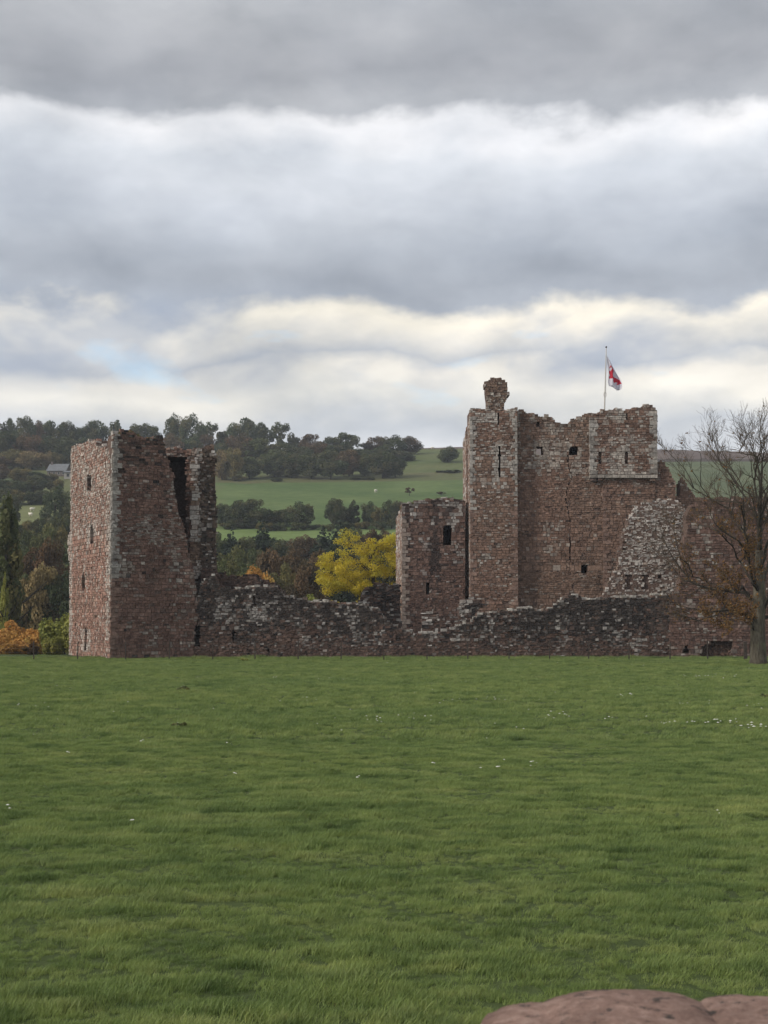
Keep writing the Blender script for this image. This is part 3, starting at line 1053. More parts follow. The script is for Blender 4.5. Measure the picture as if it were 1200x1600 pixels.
m_w.wall(WW, [(628, 1020), (628, 797), (634, 789), (645, 786), (652, 783), (668, 781), (690, 779), (712, 780), (727, 783), (727, 1020)], 2.2, col_wing,
         [([(692.5, 851), (706, 851), (706, 824), (702, 819), (697, 819), (692.5, 824)], 1.9), (cut(660.5, 671, 910, 929), 1.9), (cut(631, 637, 869, 899), 0.12)],
         rag=0.03, jit=0.02, top=0.8, crown=0.18, snap=(0.0,), **KC_)
wz = WW.uv(628, 800)[1]
side3 = Wall(tuple(WW.A[:2]), 4.0 - 90)
m_w.wall(side3, [(-6.2, -0.3), (0, -0.3), (0, wz), (-3, wz + 0.25), (-6.2, wz - 0.2)], 2.0, SIDE_COL, uvspace=True, rag=0.0, top=0.6, **KC_)
m_w.quoins(WW, 0.0, 0.3, wz - 0.6, 1, ((0.16, 0.115, 0.095), (0.30, 0.245, 0.215)))
m_w.finish()

# ------------------------------------------------------------------ gatehouse ruin on the right
gate = thing('gatehouse_ruin', 'ruined gatehouse range with a pale rubble gable, behind the bare tree', 'ruin')
m_g = Masonry(gate, 61, singles=290)
WG = Wall((0, 105.52), 0)
WN = Wall((0, 111.0), 0)


def col_rub(u, v, px, py, rng):
    pale = 0.74 + 0.25 * nz2(u, v, 0.7, 3) - 0.30 * sstep(1040, 1080, px)
    if px < 972:
        pale -= 0.25
    k = rng.random()
    if k < pale:
        return pick(rng, (0.31, 0.28, 0.255), (0.47, 0.435, 0.40))
    if k < pale + 0.08:
        return pick(rng, (0.09, 0.07, 0.06), (0.16, 0.125, 0.10))
    return pick(rng, (0.16, 0.11, 0.09), (0.25, 0.18, 0.14))


def col_gate(u, v, px, py, rng):
    pale = 0.03 + 0.20 * sstep(0.0, 0.5, nz2(u, v, 0.5, 12) + 0.4 * nz2(u, v, 1.4, 22))
    if py > 935 and px < 1120:
        pale += 0.10
    k = rng.random()
    if k < pale:
        return pick(rng, (0.20, 0.175, 0.155), (0.35, 0.31, 0.275))
    if k < pale + 0.12 + 0.4 * sstep(1085, 1046, px) * sstep(1000, 960, py):
        return pick(rng, (0.075, 0.05, 0.045), (0.12, 0.08, 0.07))
    return pick(rng, (0.105, 0.062, 0.053), (0.185, 0.110, 0.092))


m_g.wall(WN, [(935, 1034), (943, 930), (949, 922), (951, 910), (960, 903), (960, 893), (968, 888), (971, 872), (966, 862), (974, 850), (972, 836), (981, 826), (981, 813), (988, 806), (991, 796), (1003, 790), (1006, 786), (1025, 784), (1035, 781), (1052, 782), (1066, 788), (1076, 800), (1090, 800), (1090, 1034)],
         1.6, col_rub, [(cut(977, 988, 896, 922), 0.16), (cut(1003, 1014, 897, 921), 0.14), (cut(1028, 1033, 898, 904), 0.3), (cut(973, 978, 846, 862), 0.4)],
         course=(0.14, 0.25), length=(0.22, 0.6), prot=(-0.03, 0.045), rag=0.22, jit=0.04, top=0.9, rough=1.5, core_d=-0.005)
m_g.wall(WG, [(1046, 1034), (1046, 927), (1060, 924), (1064, 905), (1071, 880), (1068, 850), (1075, 830), (1073, 805), (1081, 790), (1110, 781), (1180, 780), (1420, 782), (1420, 1034)],
         1.6, col_gate, [(cut(1068, 1077, 1009, 1021), 1.0), ([(1093, 1029), (1093, 1019), (1097, 1017), (1097, 1009), (1107, 1007), (1115, 1002), (1144, 1002), (1145, 1014), (1140, 1029)], 0.7),
                         (cut(1086, 1089, 811, 817), 0.8)], course=(0.19, 0.30), length=(0.3, 0.75), rag=0.12, jit=0.02, top=0.5)
# rubble showing in the robbed hole
WH = Wall((0, 106.0), 0)
m_g.wall(WH, [(1104, 1032), (1108, 1018), (1118, 1008), (1143, 1006), (1143, 1032)], 0.3, lambda u, v, px, py, rng: pick(rng, (0.09, 0.055, 0.045), (0.2, 0.12, 0.095)),
         course=(0.1, 0.2), length=(0.12, 0.35), prot=(-0.12, 0.12), rag=0.1, jit=0.08, top=0.4, rough=2.0)
for a, b in ((1046, 1062), (1062, 1080), (1080, 1096)):
    (u0, v0), (u1, _) = WG.uv(a, 1028), WG.uv(b, 1028)
    m_g.stone(WG, u0, u1, -0.1, 0.12, -0.1, 0.2, pick(m_g.rng, (0.3, 0.28, 0.26), (0.42, 0.4, 0.37)))
m_g.finish()
# ------------------------------------------------------------------ trees
def leaf_cloud(name, lobes, n, leaf, seed, flat=0.0, shell=0.55):
    """many small rhombic leaf clumps spread over the lobes of a crown (x, y, z, rx, ry, rz)"""
    r = np.random.default_rng(seed)
    L = np.array(lobes, float)
    wgt = (L[:, 3] * L[:, 4] + L[:, 3] * L[:, 5]) ** 0.9
    idx = r.choice(len(L), n, p=wgt / wgt.sum())
    dirs = r.normal(size=(n, 3)); dirs /= np.linalg.norm(dirs, axis=1)[:, None]
    rad = shell + (1 - shell) * r.random(n) ** 0.5 + r.normal(size=n) * 0.07
    c = L[idx, :3] + dirs * L[idx, 3:6] * rad[:, None]
    nrm = dirs * 0.9 + r.normal(size=(n, 3)) * 0.75 + np.array([0, 0, 0.35])
    nrm /= np.linalg.norm(nrm, axis=1)[:, None]
    a = np.cross(nrm, r.normal(size=(n, 3))); a /= np.linalg.norm(a, axis=1)[:, None]
    b = np.cross(nrm, a)
    s = leaf * (0.5 + r.random(n))[:, None]
    k = (0.55 + 0.5 * r.random(n))[:, None]
    V = np.stack([c - a * s, c - b * s * k, c + a * s * (0.7 + 0.6 * r.random(n))[:, None], c + b * s * k], 1).reshape(-1, 3)
    Q = np.arange(n * 4).reshape(n, 4)
    tone = np.clip(r.random(len(L))[idx] * 0.6 + r.random(n) * 0.4, 0, 1)
    hue = np.clip(r.random(len(L))[idx] ** 2 * 0.9 + r.random(n) * 0.25 - 0.1, 0, 1)
    C = np.repeat(np.stack([tone, hue, tone], 1), 4, 0)
    return np_mesh(name, V, Q, M_LEAF['mid'], C)


def broad_lobes(seed, count=20, wide=0.5, zc=0.58, rz=0.40, rmin=0.11, rmax=0.2):
    rng = random.Random(seed)
    out = []
    for i in range(count):
        th = rng.uniform(0, 2 * math.pi)
        zz = rng.uniform(-1, 1)
        q = math.sqrt(1 - zz * zz) * rng.uniform(0.55, 0.85)
        rr = rng.uniform(rmin, rmax)
        out.append((wide * q * math.cos(th), wide * q * math.sin(th), zc + rz * zz * 0.72, rr * wide * 2, rr * wide * 2, rr * 0.85))
    out.append((0, 0, zc, wide * 0.55, wide * 0.55, rz * 0.6))
    return out


def conifer_lobes(seed, layers=15, wide=0.32):
    rng = random.Random(seed)
    out = []
    for i in range(layers):
        f = i / (layers - 1)
        r = wide * (1 - f) ** 0.85 + 0.015
        for k in range(6 if f < 0.8 else 2):
            a = rng.uniform(0, 6.28)
            out.append((math.cos(a) * r * 0.6, math.sin(a) * r * 0.6, 0.08 + 0.9 * f + rng.uniform(-0.02, 0.02), r * 0.6 + 0.01, r * 0.6 + 0.01, 0.045))
    return out


def column_lobes(seed, wide=0.16):
    rng = random.Random(seed)
    out = []
    for i in range(34):
        f = rng.random()
        r = wide * math.sin(math.pi * (0.12 + 0.86 * f)) ** 0.7
        a = rng.uniform(0, 6.28)
        out.append((math.cos(a) * r * 0.7, math.sin(a) * r * 0.7, 0.08 + 0.86 * f, r * 0.45, r * 0.45, 0.10))
    return out


def bush_lobes(seed, count=18):
    rng = random.Random(seed)
    out = []
    for i in range(count):
        a = rng.uniform(0, 6.28); q = rng.random() ** 0.6 * 0.36
        h = rng.uniform(0.15, 0.78) * (1 - q * 0.9)
        r = rng.uniform(0.11, 0.18)
        out.append((math.cos(a) * q, math.sin(a) * q, h, r, r, r * 1.15))
    return out


def trunk_mesh(name, seed, top=0.62, r0=0.022):
    rng = random.Random(seed)
    m = MB()
    pts = [Vector((0, 0, -0.06)), Vector((0, 0, 0.02)), Vector((0.01, 0.005, top * 0.4)), Vector((0.0, 0.01, top * 0.7)), Vector((0.01, 0, top))]
    m.tube(pts, [r0 * 1.5, r0 * 1.15, r0, r0 * 0.7, r0 * 0.25], 7)
    for i in range(7):
        a = rng.uniform(0, 6.28); s = rng.uniform(0.25, 0.75) * top
        p0 = Vector((0.005, 0.005, s)); L = rng.uniform(0.18, 0.34)
        d = Vector((math.cos(a), math.sin(a), rng.uniform(0.5, 1.1))).normalized()
        m.tube([p0, p0 + d * L * 0.5, p0 + d * L + Vector((0, 0, 0.04))], [r0 * 0.5, r0 * 0.32, r0 * 0.1], 5, cap=False)
    return m.mesh(name, M_BARK)


FAR = {}
for i in range(6):
    FAR['broad%d' % i] = leaf_cloud('broadleaf_crown', broad_lobes(100 + i, 30 + i, 0.5, 0.50, 0.50, 0.10, 0.19), 7500, 0.021, 200 + i)
FAR['airy0'] = leaf_cloud('airy_crown', broad_lobes(131, 15, 0.5, 0.64, 0.34, 0.09, 0.14)[:-1], 1500, 0.028, 231, shell=0.35)
FAR['airy1'] = leaf_cloud('airy_crown', broad_lobes(132, 18, 0.5, 0.60, 0.38, 0.09, 0.15)[:-1], 1900, 0.028, 232, shell=0.35)
for i in range(2):
    FAR['pine%d' % i] = leaf_cloud('conifer_crown', conifer_lobes(140 + i), 4200, 0.024, 240 + i)
    FAR['col%d' % i] = leaf_cloud('columnar_crown', column_lobes(150 + i), 5200, 0.017, 250 + i)
for i in range(4):
    FAR['bush%d' % i] = leaf_cloud('bush_crown', bush_lobes(160 + i), 5200, 0.026, 260 + i)
    FAR['wood%d' % i] = leaf_cloud('woodland_crown', broad_lobes(170 + i, 40, 0.5, 0.52, 0.50, 0.08, 0.15), 10000, 0.017, 270 + i)
TRUNKS = [trunk_mesh('trunk', 300 + i) for i in range(3)]
MATS_CACHE = {}
trng = random.Random(5)
ORD = ('first second third fourth fifth sixth seventh eighth ninth tenth eleventh twelfth thirteenth fourteenth fifteenth sixteenth seventeenth '
       'eighteenth nineteenth twentieth twenty-first twenty-second twenty-third twenty-fourth twenty-fifth twenty-sixth twenty-seventh twenty-eighth').split()
HUE = {'dark': 'dark green', 'mid': 'mid green', 'olive': 'olive', 'brown': 'brownish', 'rust': 'rust brown', 'orange': 'orange', 'yellow': 'golden yellow',
       'ygreen': 'yellow-green', 'tan': 'tan', 'pine': 'blackish green'}


def tree(px, top, wpx, Y, form, hue, label, cat='tree', group=None, name=None, sink=0.0, depth=None, base_px=None):
    """a tree standing on the ground at distance Y; its top and width are measured in the photograph"""
    X = Xat(px, Y)
    gz = ground_z(X, Y) - sink
    zt = P(px, top, Y).z
    h = max(1.0, zt - gz)
    wm = wpx * Y / F
    if form.startswith('wood'):
        wm = max(wm, 0.55 * h)
    elif form.startswith('bush'):
        wm = max(wm, 0.85 * h)
    nm = name or ('conifer_tree' if form.startswith('pine') else 'bush' if form.startswith('bush') else 'broadleaf_tree')
    r = thing(nm, label, cat, (X, Y, gz), group)
    rot = trng.uniform(0, 6.28)
    me = FAR[form]
    natural = {'p': 0.42, 'c': 0.34}.get(form[0], 1.0)
    c = obj('crown', me, r)
    c.scale = (wm / natural, wm / natural, h)
    c.rotation_euler = (0, 0, rot)
    c.material_slots[0].link = 'OBJECT'
    c.material_slots[0].material = M_LEAF[hue]
    tk = obj('trunk', trng.choice(TRUNKS), r)
    s = max(h, wm) if not form.startswith('bush') else h * 0.6
    tk.scale = (s, s, h * (0.75 if form.startswith('bush') else 1.0))
    tk.rotation_euler = (0, 0, rot + 1)
    return r


def row(specs, Y, phrase, group, jitter=14, what='tree'):
    specs = sorted(specs, key=lambda s: s[0])
    for i, s in enumerate(specs):
        px, top, wpx, form, hue = s[:5]
        if form in ('broad', 'wood', 'bush', 'pine', 'airy', 'col'):
            k = {'broad': 6, 'wood': 4, 'bush': 4, 'pine': 2, 'airy': 2, 'col': 2}[form]
            form = form + str((i * 5 + int(px)) % k)
        y = (s[5] if len(s) > 5 else Y + trng.uniform(-jitter, jitter))
        kind = 'conifer' if form.startswith('pine') else what
        tree(px, top, wpx, y, form, hue, '%s %s, %s from the left %s' % (HUE[hue], kind, ORD[i], phrase), 'tree' if what != 'bush' else 'bush', group)


# skyline wood on the hill
row([(-12, 655, 44, 'broad', 'dark'), (8, 650, 34, 'broad', 'dark'), (32, 648, 42, 'broad', 'dark'), (56, 656, 38, 'broad', 'brown'), (78, 654, 40, 'broad', 'dark'), (101, 656, 40, 'broad', 'dark'),
     (124, 664, 40, 'broad', 'dark'), (147, 653, 42, 'broad', 'dark'), (176, 653, 30, 'airy1', 'dark'), (207, 661, 36, 'broad', 'mid'), (230, 660, 40, 'broad', 'mid'),
     (272, 646, 40, 'broad', 'dark'), (297, 645, 42, 'broad', 'dark'), (326, 657, 34, 'airy1', 'dark'), (350, 672, 36, 'broad', 'dark'), (377, 650, 50, 'broad', 'dark'), (404, 659, 42, 'broad', 'dark'),
     (436, 657, 44, 'airy1', 'dark'), (462, 682, 40, 'broad', 'dark'), (487, 677, 44, 'broad', 'brown'), (512, 682, 40, 'broad', 'dark'), (541, 675, 46, 'broad', 'dark'), (586, 681, 44, 'broad', 'brown'),
     (614, 679, 44, 'broad', 'dark'), (641, 681, 42, 'broad', 'brown')], 640, 'along the hilltop skyline', 'trees along the hilltop skyline', 10)
# second rank in front of it
row([(4, 672, 50, 'broad', 'dark'), (40, 676, 52, 'broad', 'brown'), (70, 680, 46, 'broad', 'dark'), (98, 680, 46, 'broad', 'dark'), (128, 682, 44, 'broad', 'dark'),
     (262, 676, 46, 'broad', 'brown'), (296, 680, 44, 'broad', 'dark'), (318, 676, 40, 'broad', 'brown'), (345, 690, 40, 'broad', 'dark'), (372, 676, 52, 'broad', 'brown'), (404, 682, 54, 'broad', 'mid'),
     (436, 690, 52, 'broad', 'dark'), (468, 697, 50, 'broad', 'dark'), (500, 692, 50, 'broad', 'brown'), (532, 690, 52, 'broad', 'dark'), (566, 700, 46, 'broad', 'dark'), (596, 697, 46, 'broad', 'dark'), (630, 704, 44, 'broad', 'dark')],
    595, 'in the middle rank of the hill wood', 'trees in the middle rank of the hill wood', 10)
# front edge of the hill wood above the bright field
row([(345, 702, 40, 'broad', 'tan'), (362, 696, 36, 'broad', 'olive'), (388, 712, 46, 'broad', 'mid'), (428, 700, 56, 'broad', 'dark'), (455, 706, 50, 'broad', 'dark'), (486, 704, 50, 'broad', 'dark'), (516, 702, 52, 'broad', 'dark'),
     (545, 700, 50, 'broad', 'brown'), (570, 707, 38, 'broad', 'mid'), (598, 702, 50, 'broad', 'dark'), (618, 712, 36, 'broad', 'dark')],
    538, 'at the front edge of the hill wood', 'trees at the front edge of the hill wood', 6)
row([(372, 740, 30, 'bush', 'olive'), (432, 745, 22, 'bush', 'dark'), (556, 745, 24, 'bush', 'dark'), (575, 744, 22, 'bush', 'mid')], 528,
    'along the foot of the hill wood', 'bushes along the foot of the hill wood', 4, 'bush')
tree(701, 697, 36, 585, 'broad3', 'dark', 'lone round dark tree on open hillside left of the keep', 'tree')
tree(709, 733, 34, 548, 'bush1', 'dark', 'low spreading dark thicket below the lone hillside tree', 'bush')
tree(690, 736, 18, 550, 'bush2', 'dark', 'small dark gorse bush left of the spreading hillside thicket', 'bush')
tree(640, 761, 20, 470, 'airy0', 'brown', 'small purplish hawthorn in the green field above the wing', 'tree')
tree(690, 768, 18, 470, 'airy1', 'rust', 'tiny rusty hawthorn peeping over the wing top', 'tree')
# hedgerow across the bright field
row([(346, 785, 36, 'broad', 'dark'), (372, 779, 48, 'broad', 'dark'), (398, 778, 52, 'broad', 'dark'), (424, 795, 34, 'broad', 'dark'), (446, 793, 38, 'broad', 'dark'), (470, 783, 46, 'broad', 'dark'), (522, 777, 38, 'broad', 'dark'),
     (536, 788, 26, 'broad', 'dark'), (553, 782, 22, 'col', 'dark'), (576, 783, 30, 'broad', 'dark'), (596, 792, 30, 'broad', 'olive'), (612, 778, 36, 'broad', 'dark'), (628, 782, 30, 'broad', 'brown')], 393,
    'along the hedgerow below the bright field', 'trees along the hedgerow below the field', 6)
row([(356, 812, 30, 'bush', 'mid'), (384, 814, 34, 'bush', 'dark'), (412, 812, 30, 'bush', 'olive'), (438, 813, 30, 'bush', 'dark'), (466, 812, 30, 'bush', 'mid'), (490, 816, 24, 'bush', 'dark'), (512, 815, 26, 'bush', 'mid'), (540, 812, 30, 'bush', 'dark'), (566, 811, 30, 'bush', 'olive'), (592, 811, 30, 'bush', 'dark')], 386,
    'along the foot of the hedgerow', 'bushes along the foot of the hedgerow', 3, 'bush')
# valley woodland seen over the curtain wall
row([(342, 826, 54, 'wood', 'mid'), (362, 830, 44, 'pine', 'pine'), (386, 834, 60, 'wood', 'dark'), (410, 816, 44, 'pine', 'pine'), (434, 836, 64, 'wood', 'dark'), (474, 832, 66, 'wood', 'brown'),
     (506, 824, 46, 'pine', 'pine'), (532, 816, 54, 'pine', 'pine'), (552, 820, 60, 'wood', 'dark'), (580, 824, 54, 'wood', 'rust'), (604, 822, 54, 'wood', 'brown'), (628, 830, 54, 'wood', 'dark')], 285,
    'at the back of the valley wood', 'trees at the back of the valley wood', 12)
row([(330, 848, 50, 'wood', 'rust'), (362, 846, 54, 'wood', 'mid'), (398, 852, 46, 'wood', 'dark'), (428, 850, 50, 'wood', 'brown'), (462, 846, 54, 'wood', 'brown'), (496, 856, 46, 'wood', 'brown'),
     (522, 842, 46, 'pine', 'pine'), (560, 846, 60, 'wood', 'dark'), (608, 846, 50, 'wood', 'dark')], 225,
    'in the middle of the valley wood', 'trees in the middle of the valley wood', 12)
row([(352, 868, 50, 'wood', 'mid'), (392, 878, 46, 'wood', 'mid'), (440, 872, 56, 'wood', 'olive'), (478, 876, 50, 'wood', 'brown'), (506, 880, 46, 'wood', 'dark')], 190,
    'at the front of the valley wood', 'trees at the front of the valley wood', 8)
tree(402, 881, 40, 150, 'wood1', 'orange', 'small orange-tan rounded tree just over the curtain wall', 'tree')
tree(437, 904, 26, 145, 'bush2', 'olive', 'olive bush between the orange tree and the pale green bushes', 'bush')
tree(482, 914, 44, 140, 'bush0', 'ygreen', 'pale green bush over the wall, nearer the orange tree', 'bush')
tree(512, 919, 44, 136, 'bush3', 'ygreen', 'pale green bush over the wall, nearer the golden tree', 'bush')

# left of the tower: farm slope and river wood
row([(18, 700, 46, 'broad', 'olive'), (46, 703, 50, 'broad', 'tan'), (72, 704, 18, 'broad', 'tan'), (84, 705, 24, 'broad', 'olive'), (-8, 712, 40, 'broad', 'brown')], 572,
    'in the autumn clump above the farm', 'trees in the autumn clump above the farm', 5)
row([(0, 724, 44, 'broad', 'brown'), (28, 730, 40, 'broad', 'olive'), (52, 736, 44, 'broad', 'dark'), (78, 737, 24, 'bush', 'olive')], 525, 'on the slope beside the farm', 'trees on the slope beside the farm', 6)
row([(-4, 748, 46, 'broad', 'dark'), (24, 750, 44, 'broad', 'dark'), (50, 742, 46, 'broad', 'dark'), (84, 741, 34, 'bush', 'olive')], 478, 'on the slope below the farm', 'trees on the slope below the farm', 5)
row([(0, 762, 46, 'broad', 'dark'), (22, 764, 40, 'broad', 'olive'), (46, 768, 34, 'broad', 'dark'), (64, 764, 36, 'broad', 'dark')], 442, 'along the top of the sheep paddock', 'trees along the top of the sheep paddock', 4)
row([(14, 806, 50, 'wood', 'mid'), (40, 812, 46, 'wood', 'olive'), (62, 806, 44, 'wood', 'dark'), (96, 800, 44, 'wood', 'mid')], 335, 'along the foot of the sheep paddock', 'trees along the foot of the sheep paddock', 5)
row([(84, 753, 56, 'wood2', 'dark', 372), (12, 770, 40, 'wood', 'dark', 385), (112, 790, 36, 'wood', 'dark', 380)], 380, 'beside the sheep paddock', 'trees beside the sheep paddock', 5)
row([(30, 822, 50, 'wood', 'mid'), (66, 812, 56, 'wood', 'mid'), (100, 815, 50, 'wood', 'olive'), (118, 830, 40, 'wood', 'dark')], 270, 'at the back of the river wood', 'trees at the back of the river wood', 10)
row([(40, 850, 56, 'wood', 'dark'), (70, 834, 40, 'wood', 'rust'), (98, 842, 50, 'wood', 'dark')], 225, 'in the middle of the river wood', 'trees in the middle of the river wood', 8)
row([(34, 888, 60, 'wood', 'mid'), (63, 874, 40, 'wood3', 'tan'), (96, 885, 60, 'wood', 'dark'), (118, 900, 40, 'wood', 'dark')], 180, 'at the front of the river wood', 'trees at the front of the river wood', 6)
tree(8, 770, 50, 152, 'col0', 'mid', 'tall dark columnar poplar at the left edge', 'tree', name='poplar_tree')
tree(7, 897, 16, 142, 'col1', 'ygreen', 'slim yellow sapling in front of the tall poplar', 'tree', name='sapling')
for px, tp, wp, Y, f, h, lb in ((16, 960, 70, 128, 'bush0', 'orange', 'large orange bush in the clump nearest the left edge, behind'),
                                (-8, 972, 76, 122, 'bush1', 'orange', 'orange bush cut by the left edge, in front of its neighbours'),
                                (44, 968, 64, 127, 'bush2', 'orange', 'orange bush in the middle of the bush clump'),
                                (68, 966, 56, 129, 'bush3', 'orange', 'orange bush nearest the green bush by the tower'),
                                (30, 990, 64, 120, 'bush3', 'orange', 'low bright orange bush in front of the bush clump'),
                                (50, 1010, 30, 116, 'bush0', 'rust', 'smallest rusty bush behind the leftmost fence post'),
                                (102, 938, 40, 119, 'bush1', 'ygreen', 'tall yellow-green bush growing against the left tower'),
                                (84, 985, 40, 116, 'bush2', 'ygreen', 'low yellow-green bush at the tower foot, left side')):
    tree(px, tp, wp, Y, f, h, lb, 'bush', 'autumn bushes left of the tower' if h in ('orange', 'rust') else None)

# golden tree behind the curtain wall: limbs show through the leaves
def limb_tree_mesh(limbs, rng):
    m = MB()
    for pts, r0, r1 in limbs:
        n = len(pts)
        m.tube(pts, [r0 + (r1 - r0) * i / (n - 1) for i in range(n)], 6, cap=False)
    return m


yl = thing('golden_tree', 'golden yellow autumn tree rising behind the curtain wall beside the wing', 'tree', (Xat(584, 132), 132, 0))
YO = yl.location
rngY = random.Random(9)
lob = []
SIL = [(498, 905), (498, 884), (508, 868), (520, 858), (530, 842), (545, 835), (556, 842), (570, 838), (590, 842), (606, 836), (630, 838), (660, 850), (672, 880), (665, 915), (640, 930), (590, 935), (540, 930), (528, 935), (515, 925), (505, 915)]
while len(lob) < 200:
    px, py = rngY.uniform(496, 674), rngY.uniform(834, 936)
    ok = False
    for i in range(len(SIL)):
        (x0, y0), (x1, y1) = SIL[i], SIL[(i + 1) % len(SIL)]
        if (y0 > py) != (y1 > py) and px < x0 + (py - y0) / (y1 - y0) * (x1 - x0):
            ok = not ok
    if ok:
        p = P(px, py, 132) - YO
        rr = rngY.uniform(0.35, 0.85)
        lob.append((p.x, rngY.uniform(-3.2, 3.2) * rngY.random() ** 0.4, p.z, rr, rr, rr * 0.65))
crown = obj('crown', leaf_cloud('golden_crown', lob, 34000, 0.058, 77, shell=0.05), yl)
crown.material_slots[0].link = 'OBJECT'; crown.material_slots[0].material = M_LEAF['yellow']
lim = []
tr0 = [Vector((0, 0, -0.3)), Vector((0.05, 0, 2)), Vector((-0.05, 0.1, 4)), P(583, 900, 132) - YO, P(578, 875, 132) - YO, P(575, 852, 132) - YO]
lim.append((tr0, 0.28, 0.05))
for tgt, dy, st in (((545, 880), -1, 3), ((520, 890), 1, 2), ((555, 852), 1.5, 4), ((605, 875), -1, 3), ((625, 880), 1, 2), ((600, 850), -1, 4), ((535, 862), 0, 3), ((650, 870), 0, 2)):
    a = tr0[st]; b = P(tgt[0], tgt[1], 132) - YO + Vector((0, dy, 0))
    mid = (a + b) / 2 + Vector((0, 0, 0.4))
    lim.append(([a, mid, b], 0.11, 0.02))
limb_tree_mesh(lim, rngY).build('trunk', M_BARK, yl)
tree(532, 912, 60, 122, 'bush2', 'yellow', 'yellow bush at the left foot of the golden tree', 'bush')
tree(568, 914, 66, 125, 'bush1', 'yellow', 'low yellowing bush under the golden tree', 'bush')

# ------------------------------------------------------------------ the bare tree on the right
TY = 90.5
bare = thing('bare_tree', 'nearly bare spreading tree with russet leaves, in front of the gatehouse ruin', 'tree', (Xat(1185, TY), TY, 0))
BO = Vector(bare.location)
brng = random.Random(21)
bm_limb, bm_twig = MB(), MB()
tips = []


def wob(s):
    return Vector((brng.uniform(-s, s), brng.uniform(-s, s), brng.uniform(-s, s)))


def twig(p, dr, L, r, lvl):
    """a crooked shoot that forks; its finest ends carry leaves"""
    n = 4 if lvl > 1 else 3
    pts, q, dd = [p], p, dr.normalized()
    for i in range(n):
        dd = (dd + wob(0.22) + Vector((0, 0, 0.09))).normalized()
        q = q + dd * (L / n)
        pts.append(q)
    rad = [max(0.0055, r * (1 - 0.78 * i / n)) for i in range(n + 1)]
    (bm_limb if r > 0.035 else bm_twig).tube(pts, rad, 5 if r > 0.035 else 3, cap=False)
    if lvl == 0:
        tips.append((pts, lvl)); return
    k = brng.randint(4, 6) if lvl > 1 else brng.randint(3, 5)
    for i in range(k):
        f = brng.uniform(0.25, 0.95) if i else 1.0
        j = min(n - 1, int(f * n)); a = pts[j].lerp(pts[j + 1], f * n - j)
        side = wob(1.0); side -= dd * side.dot(dd)
        ndr = (dd * brng.uniform(0.6, 1.1) + side.normalized() * brng.uniform(0.35, 0.8) + Vector((0, 0, 0.12)))
        twig(a, ndr, L * brng.uniform(0.45, 0.75), r * 0.55, lvl - 1)
    tips.append((pts, lvl))


def limb(path, r0, r1, dens, lvl, Lmul=1.0):
    pts = [P(x, y, TY) - BO + Vector((0, dy, 0)) for x, y, dy in path]
    # resample to crooked short pieces
    fine = []
    for i in range(len(pts) - 1):
        m_ = max(2, int((pts[i + 1] - pts[i]).length / 0.45))
        for k in range(m_):
            fine.append(pts[i].lerp(pts[i + 1], k / m_) + wob(0.05) * (1 if (i or k) else 0))
    fine.append(pts[-1])
    N = len(fine)
    r0 *= 0.8
    bm_limb.tube(fine, [r0 + (r1 - r0) * (i / (N - 1)) ** 0.8 for i in range(N)], 8 if r0 > 0.2 else 6)
    for i in range(2, N):
        f = i / N
        if brng.random() < dens * (0.35 + 0.65 * f):
            dd = (fine[i] - fine[i - 1]).normalized()
            side = wob(1.0); side -= dd * side.dot(dd); side.normalize()
            rr = (r0 + (r1 - r0) * f) * 0.45 + 0.008
            twig(fine[i], dd * 0.75 + side * brng.uniform(0.4, 0.9) + Vector((0, 0, 0.12)), Lmul * brng.uniform(0.9, 1.8) * (1.1 - 0.4 * f), min(0.05, rr), lvl)
    dd = (fine[-1] - fine[-2]).normalized()
    for q in range(2):
        twig(fine[-1], dd + wob(0.3), Lmul * brng.uniform(0.9, 1.6), max(0.012, r1), lvl)


